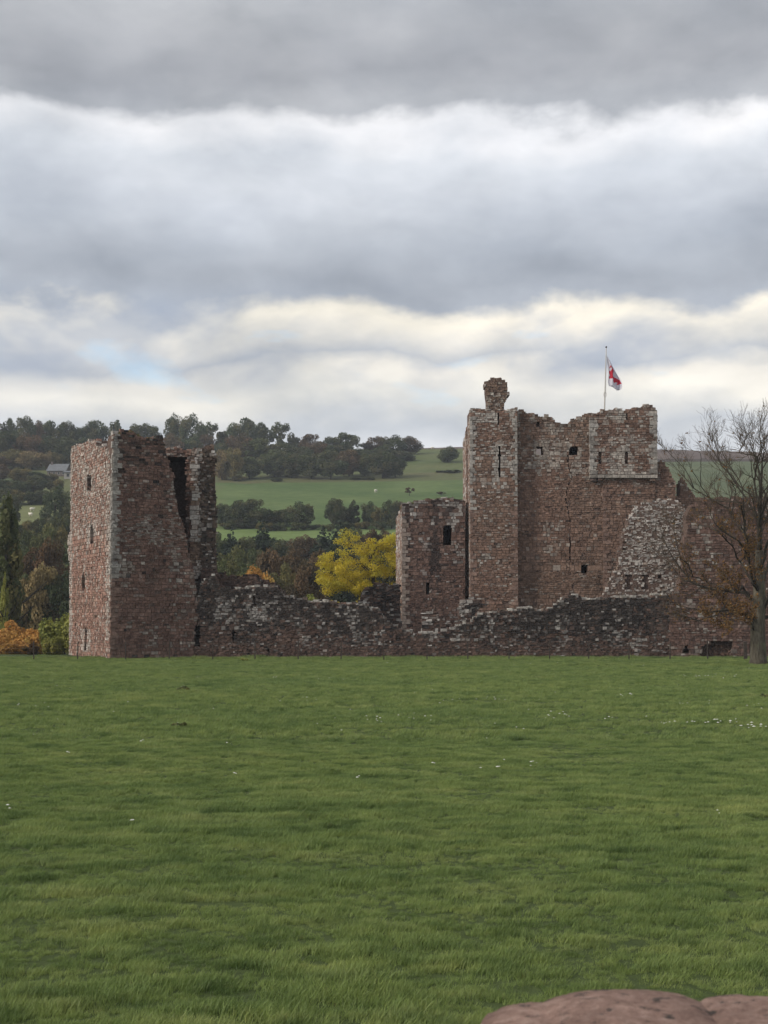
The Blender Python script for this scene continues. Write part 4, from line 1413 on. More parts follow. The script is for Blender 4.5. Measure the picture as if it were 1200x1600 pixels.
trunk_path = [(1185, 1046, 0), (1185, 1030, 0), (1184, 1000, 0), (1184, 970, 0), (1186, 940, 0), (1187, 900, 0.1), (1188, 860, 0.2)]
pts = [P(x, y, TY) - BO + Vector((0, dy, 0)) for x, y, dy in trunk_path]
m = MB(); m.tube(pts, [0.66, 0.52, 0.455, 0.44, 0.40, 0.32, 0.25], 14)
m.build('trunk', None, bare, smooth=True)
limb([(1188, 862, 0.2), (1189, 830, 0.3), (1190, 790, 0.2), (1187, 760, -0.2), (1192, 722, 0), (1196, 695, 0.3)], 0.22, 0.03, 0.9, 2)
LEFT = [([(1182, 972, 0), (1160, 960, -0.6), (1140, 953, -1), (1112, 956, -1.4), (1088, 955, -1.8), (1068, 951, -2)], 0.17, 0.03, 0.75, 1.0),
        ([(1183, 950, 0), (1168, 926, 0.5), (1146, 924, 1), (1118, 919, 1.4), (1096, 912, 1.8), (1078, 893, 2), (1062, 868, 2.2), (1050, 842, 2.4)], 0.16, 0.02, 0.7, 0.9),
        ([(1186, 925, 0), (1170, 902, -0.8), (1160, 872, -1.6), (1140, 848, -2.2), (1112, 834, -2.6), (1094, 812, -3)], 0.15, 0.025, 0.75, 1.0),
        ([(1187, 890, 0), (1176, 856, 0.8), (1166, 818, 1.6), (1150, 792, 2.1), (1126, 775, 2.6), (1100, 756, 3), (1086, 738, 3.2)], 0.15, 0.02, 0.75, 1.0),
        ([(1188, 850, 0.2), (1180, 805, -0.8), (1178, 765, -1.3), (1174, 728, -1.6), (1163, 704, -1.8), (1156, 690, -2)], 0.14, 0.02, 0.85, 0.95),
        ([(1188, 815, 0.2), (1170, 775, 0.8), (1156, 748, 1.4), (1138, 722, 1.8), (1128, 702, 2), (1122, 690, 2.2)], 0.11, 0.018, 0.8, 0.85),
        ([(1160, 872, -1.6), (1150, 830, -2.5), (1144, 800, -3), (1140, 770, -3.4), (1124, 745, -3.6), (1104, 712, -3.8)], 0.08, 0.015, 0.7, 0.9),
        ([(1096, 912, 1.8), (1080, 905, 2.6), (1064, 880, 3), (1050, 868, 3.4)], 0.05, 0.012, 0.7, 0.8),
        ([(1174, 728, -1.6), (1184, 705, -1), (1182, 685, -0.6), (1186, 672, -0.4)], 0.06, 0.014, 0.8, 0.8),
        ([(1100, 756, 3), (1086, 725, 3), (1064, 700, 3.2), (1052, 690, 3.4)], 0.04, 0.01, 0.5, 0.6),
        ([(1178, 985, 0), (1165, 972, -1.8), (1150, 966, -3.0), (1128, 968, -4)], 0.07, 0.015, 0.6, 0.7)]
for path, r0, r1, dn, lm in LEFT:
    limb(path, r0, r1, min(1.0, dn * 1.5), 2, lm)
    limb([(x, y + brng.uniform(-14, 14) * (i > 0), dy * 0.3 + brng.uniform(-2.5, 2.5) * (i > 0)) for i, (x, y, dy) in enumerate(path)], r0 * 0.7, r1, dn, 2, lm)
for path, r0, r1, dn, lm in LEFT[:7]:
    limb([(2 * 1187 - x + brng.uniform(-6, 6) * i, y + brng.uniform(-8, 8), -dy) for i, (x, y, dy) in enumerate(path)], r0, r1, dn * 0.8, 2, lm)
bm_limb.build('limbs', None, bare, smooth=True)
tw = bm_twig.build('twigs', M_TWIG, bare)
tw['kind'] = 'stuff'
M_TRUNK, t = new_mat('grey_trunk_bark')
pos = t.n('ShaderNodeNewGeometry').outputs['Position']
mp = t.n('ShaderNodeMapping'); mp.inputs['Scale'].default_value = (5, 5, 1.1); t.link(pos, mp.inputs[0])
nz = t.noise(mp.outputs[0], 1.6, 7, 0.7)
cc = t.ramp(nz, [(0.28, (0.04, 0.034, 0.026)), (0.5, (0.095, 0.083, 0.062)), (0.72, (0.17, 0.155, 0.12))])
cc = t.mix(t.ramp(t.noise(pos, 1.3, 5, 0.6), [(0.55, (0, 0, 0)), (0.7, (0.6, 0.6, 0.6))]), cc, (0.13, 0.14, 0.075))
finish(t, cc, 0.95, nz, 1.0, 0.06, spec=0.1)
for ch in bare.children:
    if ch.name.startswith('trunk'):
        ch.data.materials.append(M_TRUNK)
    elif ch.name.startswith('limbs'):
        ch.data.materials.append(M_BARK)
# last russet leaves, thicker low in the crown
rr = np.random.default_rng(4)
LV = []
for pts, lvl in tips:
    for s in range(2 if lvl else 3):
        i = brng.randrange(len(pts) - 1)
        q = pts[i].lerp(pts[i + 1], brng.random())
        x, y = to_px(q + BO)
        p_ = sstep(770, 900, y) * sstep(1040, 1120, x) * 0.9 + 0.015
        if brng.random() < p_:
            for z in range(brng.randint(1, 4)):
                LV.append((q.x + brng.uniform(-0.12, 0.12), q.y + brng.uniform(-0.12, 0.12), q.z - brng.uniform(0, 0.12)))
lc = [(x, y, z, 0.03, 0.03, 0.03) for x, y, z in LV]
print('bare tree leaves', len(lc), 'twigs', len(bm_twig.f))
lm_ = leaf_cloud('russet_leaves', lc, len(lc), 0.05, 12)
M_LEAF['russet'] = leaf_material('leaf_russet', (0.13, 0.06, 0.022), (0.30, 0.155, 0.055), hue2=(0.20, 0.14, 0.05), transl=0.35)
lo = obj('leaves', lm_, bare); lo['kind'] = 'stuff'
lo.material_slots[0].link = 'OBJECT'; lo.material_slots[0].material = M_LEAF['russet']
# ------------------------------------------------------------------ fence along the castle foot
M_POST, t = new_mat('weathered_post')
pos = t.n('ShaderNodeNewGeometry').outputs['Position']
finish(t, t.ramp(t.noise(pos, 12, 5, 0.6), [(0.3, (0.025, 0.02, 0.017)), (0.7, (0.075, 0.06, 0.05))]), 0.85)
M_WIRE, t = new_mat('fence_wire')
finish(t, (0.12, 0.11, 0.10), 0.5)
FY = 100.5
fence = thing('wire_fence', 'thin post-and-wire fence running along the foot of the castle walls', 'fence', (0, FY, 0))
frng = random.Random(3)
posts = [-86, -16, 54, 122, 197, 265, 333, 399, 466, 533, 600, 667, 731, 795, 858, 919, 982, 1046, 1105, 1164, 1230, 1300]
xs = []
for p in posts:
    big = p == 1164
    x = Xat(p, FY)
    xs.append(x)
    wv = 0.11 if big else 0.035
    h = P(p, 1002 if not big else 1001, FY).z + frng.uniform(-0.05, 0.05)
    m = MB()
    lean = frng.uniform(-0.03, 0.03)
    z0 = ground_z(x, FY)
    m.add([(-wv, -wv, z0 - 0.3), (wv, -wv, z0 - 0.3), (wv, wv, z0 - 0.3), (-wv, wv, z0 - 0.3),
           (-wv + lean, -wv, h - 0.03), (wv + lean, -wv, h - 0.03), (wv + lean, wv, h - 0.03), (-wv + lean, wv, h - 0.03),
           (-wv * 0.6 + lean, -wv * 0.6, h), (wv * 0.6 + lean, -wv * 0.6, h), (wv * 0.6 + lean, wv * 0.6, h), (-wv * 0.6 + lean, wv * 0.6, h)],
          [(0, 3, 2, 1), (0, 1, 5, 4), (1, 2, 6, 5), (2, 3, 7, 6), (3, 0, 4, 7), (4, 5, 9, 8), (5, 6, 10, 9), (6, 7, 11, 10), (7, 4, 8, 11), (8, 9, 10, 11)])
    o = m.build('post', M_POST, fence)
    o.location = (x, 0, 0)
    if big:
        o['label'] = 'thick dark strainer post beside the bare tree'
for z in (0.28, 0.55, 0.82, 1.1):
    m = MB()
    pts = []
    for i in range(len(xs) - 1):
        for k in range(4):
            f = k / 4
            pts.append(Vector((xs[i] + (xs[i + 1] - xs[i]) * f, -0.05, z - 0.03 * math.sin(math.pi * f))))
    pts.append(Vector((xs[-1], -0.05, z)))
    m.tube(pts, [0.004] * len(pts), 4)
    m.build('wire', M_WIRE, fence)

# ------------------------------------------------------------------ flag and pole on the keep
M_POLE, t = new_mat('painted_pole')
finish(t, (0.42, 0.40, 0.36), 0.5)
FL = 123.6
pole = thing('flagpole', 'slim pale flagpole standing on top of the keep', 'flagpole', tuple(P(944, 650, FL)))
O = Vector(pole.location)
m = MB()
a, b = P(943.8, 665, FL) - O, P(947.3, 544, FL) - O
N = 8
m.tube([a.lerp(b, i / N) for i in range(N + 1)], [0.065 - 0.03 * i / N for i in range(N + 1)], 8)
m.build('mast', M_POLE, pole, smooth=True)
m = MB()
c0 = b + Vector((0, 0, 0.02))
m.tube([c0 + Vector((0, 0, z)) for z in (0, 0.03, 0.07, 0.11, 0.14, 0.155)], [0.03, 0.075, 0.09, 0.075, 0.035, 0.005], 10)
m.build('finial', M_POST, pole, smooth=True)
m = MB()
ctr = P(945.3, 616.5, FL) - O + Vector((0, -0.07, 0))
ring = [ctr + Vector((0.13 * math.cos(a_), 0, 0.20 * math.sin(a_))) for a_ in [2 * math.pi * i / 14 for i in range(15)]]
m.tube(ring, [0.018] * 15, 5)
m.build('halyard_loop', M_POLE, pole)
m = MB()
m.tube([P(947.2, 555, FL) - O + Vector((0.06, -0.06, 0)), P(946.2, 590, FL) - O + Vector((0.11, -0.06, 0)), P(945.5, 614, FL) - O + Vector((0.06, -0.06, 0))], [0.010] * 3, 4)
m.build('halyard', M_POLE, pole)

M_FLAG, t = new_mat('flag_cloth')
at = t.n('ShaderNodeVertexColor', layer_name='col').outputs[0]
finish(t, at, 0.8, transl=0.35)
flag = thing('flag', 'drooping white flag with a red notched emblem, half-way up the pole', 'flag', tuple(P(949, 575, FL)))
O = Vector(flag.location)
left = [(948.6, 556), (949.0, 566), (950.4, 574), (951.4, 582), (951.0, 590), (950.2, 597), (951.5, 603), (956.5, 604.5), (961.5, 608.5)]
right = [(949.2, 557), (954.5, 565.5), (958.3, 573), (961.3, 579), (965.0, 586.5), (968.6, 593), (971.0, 599), (971.5, 604.5), (969.5, 609.5)]
RED = [[(952.3, 574.5), (954.2, 570.2), (957.0, 573), (959.6, 578), (957.0, 587.5), (961, 589.3), (964.5, 591.0), (968.2, 593.8), (970.8, 600), (964.2, 601.2), (965.4, 597.6), (962.0, 596.2), (960.6, 598.0), (957.6, 596.0), (958.2, 592.4), (955.0, 591.4), (952.2, 591.8), (951.8, 587.6), (953.6, 586.6), (952.2, 583.0), (952.0, 580.6)]]
HOLE = [[(952.0, 578.0), (952.2, 574.8), (955.0, 574.4), (955.4, 577.2), (954.2, 579.6), (952.4, 579.4)], [(951.5, 586.8), (951.6, 584.4), (953.4, 584.6), (953.6, 586.4)]]


def inside(poly, x, y):
    r = False
    n = len(poly)
    for i in range(n):
        (x0, y0), (x1, y1) = poly[i], poly[(i + 1) % n]
        if (y0 > y) != (y1 > y) and x < x0 + (y - y0) / (y1 - y0) * (x1 - x0):
            r = not r
    return r


def along(path, f):
    k = f * (len(path) - 1); i = min(len(path) - 2, int(k)); q = k - i
    return path[i][0] + (path[i + 1][0] - path[i][0]) * q, path[i][1] + (path[i + 1][1] - path[i][1]) * q


NU, NV = 36, 72
m = MB()
vs, cs = [], []
for j in range(NV + 1):
    (xa, ya), (xb, yb) = along(left, j / NV), along(right, j / NV)
    for i in range(NU + 1):
        f = i / NU
        x, y = xa + (xb - xa) * f, ya + (yb - ya) * f
        dep = (0.22 * math.sin(f * 8 + j * 0.05) + 0.10 * math.sin(f * 17 + 1 + j * 0.09)) * min(1, j / 14) + 0.25 * (j / NV) ** 2 * math.sin(f * 3)
        p = P(x, y, FL) - O + Vector((0, dep, 0))
        vs.append(tuple(p))
        red = any(inside(q, x, y) for q in RED) and not any(inside(q, x, y) for q in HOLE)
        cs.append((0.52, 0.030, 0.055) if red else (0.66, 0.65, 0.72))
fs = [(j * (NU + 1) + i, j * (NU + 1) + i + 1, (j + 1) * (NU + 1) + i + 1, (j + 1) * (NU + 1) + i) for j in range(NV) for i in range(NU)]
m.add(vs, fs); m.c = cs
m.build('cloth', M_FLAG, flag, smooth=True)

# ------------------------------------------------------------------ farm on the far slope
M_SLATE, t = new_mat('slate_roof')
pos = t.n('ShaderNodeNewGeometry').outputs['Position']
finish(t, t.ramp(t.noise(pos, 1.5, 5, 0.6), [(0.3, (0.09, 0.095, 0.10)), (0.7, (0.15, 0.155, 0.165))]), 0.6)
M_RENDERW, t = new_mat('white_render')
finish(t, (0.30, 0.285, 0.26), 0.9)
M_FARM, t = new_mat('farm_stone')
pos = t.n('ShaderNodeNewGeometry').outputs['Position']
finish(t, t.ramp(t.noise(pos, 2, 5, 0.6), [(0.3, (0.06, 0.05, 0.045)), (0.7, (0.15, 0.12, 0.105))]), 0.9)
M_PANE, t = new_mat('window_glass')
finish(t, (0.02, 0.022, 0.025), 0.15, spec=0.5)


def house(name, label, px, pyb, Y, wpx, hpx, roofpx, wallm, chim=True, wins=4, rot=0.0):
    p = P(px, pyb, Y)
    gz = ground_z(p.x, Y)
    base = min(gz, p.z)
    s = Y / F
    Wd, Hh, Rf, D = wpx * s, p.z + hpx * s - base, roofpx * s, 6.5
    r = thing(name, label, 'house' if wins > 2 else 'barn', (p.x, Y, base))
    r.rotation_euler = (0, 0, rot)
    m = MB(); m.box((-Wd / 2, 0, -1), (Wd / 2, D, Hh)); 
    m.add([(-Wd / 2, 0, Hh), (-Wd / 2, D, Hh), (-Wd / 2, D / 2, Hh + Rf), (Wd / 2, 0, Hh), (Wd / 2, D, Hh), (Wd / 2, D / 2, Hh + Rf)], [(0, 2, 1), (3, 4, 5)])
    m.build('wall', wallm, r)
    m = MB(); e = 0.35; th = 0.18
    for sgn in (0, 1):
        y0, y1 = (-e, D / 2) if sgn == 0 else (D + e, D / 2)
        z0 = Hh - e * Rf / (D / 2)
        m.add([(-Wd / 2 - e, y0, z0 + 0.02), (Wd / 2 + e, y0, z0 + 0.02), (Wd / 2 + e, y1, Hh + Rf + 0.02), (-Wd / 2 - e, y1, Hh + Rf + 0.02),
               (-Wd / 2 - e, y0, z0 + th), (Wd / 2 + e, y0, z0 + th), (Wd / 2 + e, y1, Hh + Rf + th), (-Wd / 2 - e, y1, Hh + Rf + th)],
              [(0, 1, 2, 3), (4, 5, 6, 7), (0, 1, 5, 4), (1, 2, 6, 5), (2, 3, 7, 6), (3, 0, 4, 7)])
    rf = m.build('roof', M_SLATE, r)
    if chim:
        m = MB(); m.box((-Wd / 2 + 0.3, D / 2 - 0.4, Hh + Rf * 0.6), (-Wd / 2 + 1.1, D / 2 + 0.4, Hh + Rf + 1.0)); m.build('chimney', M_FARM, rf)
    for i in range(wins):
        x = -Wd / 2 + Wd * (i + 0.5) / wins
        m = MB(); m.box((x - 0.45, -0.05, Hh - 1.6), (x + 0.45, 0.06, Hh - 0.5))
        wn = m.build('window', M_RENDERW if wallm is M_FARM else M_FARM, r)
        m = MB(); m.box((x - 0.35, -0.075, Hh - 1.5), (x + 0.35, -0.02, Hh - 0.6)); m.build('pane', M_PANE, wn)
    return r


house('farmhouse', 'distant grey-roofed stone farmhouse among autumn trees left of the tower', 88, 741, 545, 30, 6, 11, M_FARM, True, 4, R(-8))
house('white_outbuilding', 'small white outbuilding right of the distant farmhouse', 106, 743, 535, 12, 5, 3, M_RENDERW, False, 1, R(5))

# sheep, a few pixels each
def sheep_mesh():
    m = MB()
    prof_ = [(-0.55, 0.05, 0.62), (-0.5, 0.22, 0.62), (-0.3, 0.30, 0.62), (0, 0.32, 0.62), (0.3, 0.29, 0.64), (0.45, 0.2, 0.70), (0.56, 0.12, 0.82), (0.66, 0.10, 0.86), (0.8, 0.06, 0.80), (0.84, 0.01, 0.79)]
    m.tube([Vector((x, 0, z)) for x, r, z in prof_], [r for x, r, z in prof_], 10)
    for x in (-0.36, 0.3):
        for y in (-0.13, 0.13):
            m.tube([Vector((x, y, 0.5)), Vector((x + 0.02, y, 0.25)), Vector((x, y, 0))], [0.07, 0.04, 0.035], 6)
    return m
M_WOOL, t = new_mat('sheep_wool')
finish(t, (0.62, 0.58, 0.50), 0.95)
sm_ = sheep_mesh().mesh('sheep', M_WOOL, True)
for px, py, lb, rz in ((47, 799, 'tiny white sheep, upper of two in the left paddock', 0.4), (45, 807, 'tiny white sheep, lower of two in the left paddock', 2.6),
                       (587, 770, 'tiny white sheep alone in the bright green hillside field', 1.0), (676, 702, 'tiny white sheep on the skyline by the lone tree', 0.1)):
    lo_, hi_ = 360.0, 700.0
    for _ in range(40):
        mid = (lo_ + hi_) / 2
        p = P(px, py, mid)
        if ground_z(p.x, mid) < p.z:
            lo_ = mid
        else:
            hi_ = mid
    hi_ = min(hi_, 684)
    o = obj('sheep', sm_, None, (Xat(px, hi_), hi_, ground_z(Xat(px, hi_), hi_)))
    o.rotation_euler = (0, 0, rz); o.scale = (1.2,) * 3
    tag(o, lb, 'sheep', 'grazing sheep')

# dark boundary wall between moor and pasture
M_BWALL = M_FARM
m = MB()
brw = random.Random(8)
xs_ = axis([(90, 420, 3)])
for i in range(len(xs_) - 1):
    x0, x1 = xs_[i], xs_[i + 1]
    y = 735.0
    z0, z1 = ground_z(x0, y), ground_z(x1, y)
    h = 1.6 + brw.uniform(-0.25, 0.25)
    m.add([(x0, y, z0 - 1), (x1, y, z1 - 1), (x1, y, z1 + h), (x0, y, z0 + h), (x0, y + 0.6, z0 - 1), (x1, y + 0.6, z1 - 1), (x1, y + 0.6, z1 + h), (x0, y + 0.6, z0 + h)],
          [(0, 1, 2, 3), (3, 2, 6, 7), (0, 3, 7, 4), (1, 5, 6, 2), (5, 4, 7, 6)])
tag(m.build('field_wall', M_BWALL), 'dark drystone wall on the skyline between pasture and brown moor', 'wall')

# ------------------------------------------------------------------ boundary wall right in front of the camera
M_NEAR, t = new_mat('near_red_sandstone')
pos = t.n('ShaderNodeNewGeometry').outputs['Position']
n1 = t.noise(pos, 48, 8, 0.75)
c = t.ramp(n1, [(0.3, (0.22, 0.14, 0.112)), (0.5, (0.42, 0.275, 0.225)), (0.75, (0.60, 0.44, 0.37))])
c = t.mix(1.0, c, t.ramp(t.noise(pos, 8, 6, 0.6), [(0.3, (0.62, 0.6, 0.6)), (0.7, (1.3, 1.3, 1.3))]), 'MULTIPLY')
c = t.mix(t.ramp(t.noise(pos, 26, 6, 0.7), [(0.56, (0, 0, 0)), (0.62, (0.85, 0.85, 0.85))]), c, (0.05, 0.05, 0.048))
c = t.mix(t.ramp(t.noise(pos, 11, 6, 0.7), [(0.66, (0, 0, 0)), (0.72, (0.6, 0.6, 0.6))]), c, (0.38, 0.37, 0.30))
finish(t, c, 0.95, t.noise(pos, 60, 8, 0.75), 1.0, 0.03, spec=0.15)
nw = thing('boundary_wall', 'red sandstone boundary wall, its rounded coping just showing at bottom right', 'wall', (0, 2.2, 0))


def boulder(cx, cy, cz, rx, ry, rz, seed, name='coping_stone', hi=False):
    m = MB()
    nu, nv = (140, 70) if hi else (28, 16)
    vs, fs = [], []
    for j in range(nv + 1):
        ph = math.pi * j / nv
        for i in range(nu):
            th = 2 * math.pi * i / nu
            d_ = Vector((math.sin(ph) * math.cos(th), math.sin(ph) * math.sin(th), math.cos(ph)))
            sq = 1 / max(abs(d_.x) ** 2.6 + abs(d_.y) ** 2.6 + abs(d_.z) ** 2.6, 1e-6) ** (1 / 2.6)
            r = sq * (1 + 0.11 * mnoise.noise(d_ * 1.3 + Vector((seed, 0, 0))) + 0.03 * mnoise.noise(d_ * 4 + Vector((seed, 3, 0))) + 0.012 * mnoise.noise(d_ * 11 + Vector((seed, 5, 0))) + (0.010 * mnoise.noise(d_ * 27 + Vector((seed, 7, 0))) + 0.006 * mnoise.noise(d_ * 60) if hi else 0))
            vs.append((d_.x * rx * r, d_.y * ry * r, d_.z * rz * r))
    for j in range(nv):
        for i in range(nu):
            i2 = (i + 1) % nu
            fs.append((j * nu + i, (j + 1) * nu + i, (j + 1) * nu + i2, j * nu + i2))
    m.add(vs, fs)
    o = m.build(name, M_NEAR, nw, smooth=True)
    o.location = (cx, cy, cz)
    return o


WTOP = lambda px, py: P(px, py, 2.2)
def cope(px0, px1, pytop, seed, ry=0.17, rz=0.07):
    a, b = P(px0, pytop, 2.2), P(px1, pytop, 2.2)
    boulder((a.x + b.x) / 2, 0, a.z - rz, (b.x - a.x) / 2, ry, rz, seed, hi=True)
cope(826, 1136, 1569, 1.3, 0.17, 0.05)
cope(1080, 1300, 1575, 5.1, 0.16, 0.05)
cope(736, 980, 1589, 8.7, 0.16, 0.05)
crng = random.Random(77)
x = P(1285, 1570, 2.2).x
while x < 3.2:
    L = crng.uniform(0.10, 0.16); boulder(x + L, crng.uniform(-0.02, 0.02), 2.06 + crng.uniform(-0.03, 0.02), L * 1.05, 0.16, 0.13, crng.uniform(0, 90)); x += 2 * L
x = P(722, 1590, 2.2).x
while x > -3.2:
    L = crng.uniform(0.10, 0.16); boulder(x - L, crng.uniform(-0.02, 0.02), 2.0 + crng.uniform(-0.03, 0.02), L * 1.05, 0.16, 0.13, crng.uniform(0, 90)); x -= 2 * L
m = MB(); m.box((-3.3, -0.16, -0.2), (3.3, 0.14, 2.03)); m.build('wall_body', M_NEAR, nw)
m = MB(); m.box((-3.4, -0.18 - 6, -0.3), (3.4, -0.18, 1.25)); v = m.build('verge', M_GROUND); v.location = (0, 2.2, 0)
tag(v, 'raised roadside verge behind the boundary wall', kind='structure')

# ------------------------------------------------------------------ grass
M_GRASS, t = new_mat('grass_blades')
geo = t.n('ShaderNodeNewGeometry')
pos = geo.outputs['Position']
st = t.n('ShaderNodeMapping'); st.inputs['Scale'].default_value = (0.55, 1.0, 1.0); t.link(pos, st.inputs[0])
big = t.noise(st.outputs[0], 0.13, 4, 0.6)
med = t.noise(st.outputs[0], 0.9, 5, 0.65)
fin = t.noise(pos, 9.0, 3, 0.6)
at = t.n('ShaderNodeVertexColor', layer_name='col').outputs[0]
c = t.ramp(med, [(0.30, (0.112, 0.168, 0.052)), (0.5, (0.182, 0.248, 0.078)), (0.72, (0.265, 0.310, 0.114))])
c = t.mix(1.0, c, t.ramp(big, [(0.3, (0.82, 0.88, 0.88)), (0.7, (1.15, 1.10, 1.05))]), 'MULTIPLY')
c = t.mix(t.ramp(fin, [(0.60, (0, 0, 0)), (0.75, (0.55, 0.55, 0.55))]), c, (0.21, 0.20, 0.075))
sml = t.noise(st.outputs[0], 2.6, 4, 0.6)
c = t.mix(1.0, c, t.ramp(sml, [(0.32, (0.50, 0.58, 0.55)), (0.50, (1.0, 1.0, 1.0)), (0.72, (1.28, 1.20, 1.18))]), 'MULTIPLY')
c = t.mix(1.0, c, at, 'MULTIPLY')
finish(t, c, 0.6, spec=0.25, transl=0.35)


def tuft(seed, n, rad, hmin, hmax, wid):
    r = random.Random(seed)
    vs, fs, cs = [], [], []
    for i in range(n):
        a = r.uniform(0, 6.28); q = rad * math.sqrt(r.random())
        bx, by = q * math.cos(a), q * math.sin(a)
        h = r.uniform(hmin, hmax)
        ln = r.uniform(0.2, 0.9) * h
        th = r.gauss(0.0, 1.1)                            # the wind has combed it towards +x
        dx, dy = math.cos(th), math.sin(th)
        wa = r.uniform(0, 3.14); wx, wy = math.cos(wa) * wid, math.sin(wa) * wid
        k = r.uniform(0.75, 1.2)
        b = len(vs)
        for f, wf in ((0, 1.0), (0.55, 0.85)):
            z = h * f * (1 - 0.12 * f); sx = ln * f * f
            for s in (-1, 1):
                vs.append((bx + dx * sx + s * wx * wf, by + dy * sx + s * wy * wf, z - 0.01))
        vs.append((bx + dx * ln, by + dy * ln, h * 0.88))
        fs += [(b, b + 1, b + 3, b + 2), (b + 2, b + 3, b + 4)]
        tint = (k, k * r.uniform(0.94, 1.04), k * r.uniform(0.8, 1.1))
        cs += [tint] * 5
    m = MB(); m.v, m.f, m.c = vs, fs, cs
    return m.mesh('grass_tuft', M_GRASS)


tuft_col = bpy.data.collections.new('grass_tufts')
for i in range(5):
    tuft_col.objects.link(bpy.data.objects.new('grass_tuft', tuft(400 + i, 75, 0.085, 0.026, 0.080, 0.0024)))


def grass_field(name, Y0, Y1, dens, scale, seed, label):
    r = np.random.default_rng(seed)
    pts, scs, rots = [], [], []
    y = Y0
    dy = 0.5 if Y1 < 40 else 1.0
    while y < Y1:
        half = y * 600 / F + 2.0 + 0.04 * y
        n = int(2 * half * dy * dens)
        X = r.uniform(-half, half, n); Yv = r.uniform(y, y + dy, n)
        for x_, y_ in zip(X, Yv):
            hum = 1.1 * mnoise.noise(Vector((x_ * 2.3, y_ * 2.7, 0.7))) + 0.6 * mnoise.noise(Vector((x_ * 0.4, y_ * 0.6, 5.7)))
            pts.append((x_, y_, ground_z(x_, y_)))
            scs.append(scale * (0.85 + 0.85 * hum + r.uniform(-0.2, 0.25)))
            rots.append(r.normal() * 0.8)
        y += dy
    me = bpy.data.meshes.new(name)
    me.vertices.add(len(pts)); me.vertices.foreach_set('co', np.array(pts, np.float32).ravel())
    a1 = me.attributes.new('sc', 'FLOAT', 'POINT'); a1.data.foreach_set('value', np.clip(np.array(scs, np.float32), 0.5 * scale, 1.9 * scale))
    a2 = me.attributes.new('rz', 'FLOAT', 'POINT'); a2.data.foreach_set('value', np.array(rots, np.float32))
    me.update()
    o = obj(name, me)
    tag(o, label, 'grass', kind='stuff')
    ng = bpy.data.node_groups.new('scatter_grass', 'GeometryNodeTree')
    ng.interface.new_socket('Geometry', in_out='INPUT', socket_type='NodeSocketGeometry')
    ng.interface.new_socket('Geometry', in_out='OUTPUT', socket_type='NodeSocketGeometry')
    gi = ng.nodes.new('NodeGroupInput'); go = ng.nodes.new('NodeGroupOutput')
    ci = ng.nodes.new('GeometryNodeCollectionInfo'); ci.inputs['Collection'].default_value = tuft_col
    ci.inputs['Separate Children'].default_value = True; ci.inputs['Reset Children'].default_value = True
    iop = ng.nodes.new('GeometryNodeInstanceOnPoints'); iop.inputs['Pick Instance'].default_value = True
    s1 = ng.nodes.new('GeometryNodeInputNamedAttribute'); s1.data_type = 'FLOAT'; s1.inputs[0].default_value = 'sc'
    s2 = ng.nodes.new('GeometryNodeInputNamedAttribute'); s2.data_type = 'FLOAT'; s2.inputs[0].default_value = 'rz'
    cx = ng.nodes.new('ShaderNodeCombineXYZ')
    L = ng.links.new
    L(gi.outputs[0], iop.inputs['Points']); L(ci.outputs[0], iop.inputs['Instance'])
    L(s1.outputs[0], iop.inputs['Scale']); L(s2.outputs[0], cx.inputs[2])
    e2r = ng.nodes.new('FunctionNodeEulerToRotation'); L(cx.outputs[0], e2r.inputs[0]); L(e2r.outputs[0], iop.inputs['Rotation'])
    L(iop.outputs[0], go.inputs[0])
    md = o.modifiers.new('scatter', 'NODES'); md.node_group = ng
    print(name, len(pts))
    return o


grass_field('grass', 5.0, 34, 125, 1.0, 1, 'rough wind-combed pasture grass in the near half of the field')
grass_field('grass', 34, 104.4, 26, 1.5, 2, 'short pasture grass across the far half of the field')

grass_field('grass', 104.0, 105.35, 26, 2.6, 3, 'longer uncut grass fringing the foot of the castle walls')
# white flowers and feathers caught in the grass
M_WHITE, t = new_mat('white_petals')
finish(t, (0.55, 0.54, 0.50), 0.8)
wr = random.Random(14)
m = MB()


def on_field(px, py):
    r_ = ray(px, py)
    s = -CAMZ / r_.z
    return CAMP + r_ * s


def petal(p, s):
    h = 0.09 + wr.uniform(-0.02, 0.04)
    k = 7
    a0 = wr.uniform(0, 6.28)
    vs = [(p.x, p.y, p.z + h + s * 0.45)] + [(p.x + s * math.cos(a0 + 6.283 * i / k) * wr.uniform(0.7, 1.2), p.y + s * math.sin(a0 + 6.283 * i / k), p.z + h) for i in range(k)]
    m.add(vs, [(0, 1 + i, 1 + (i + 1) % k) for i in range(k)])


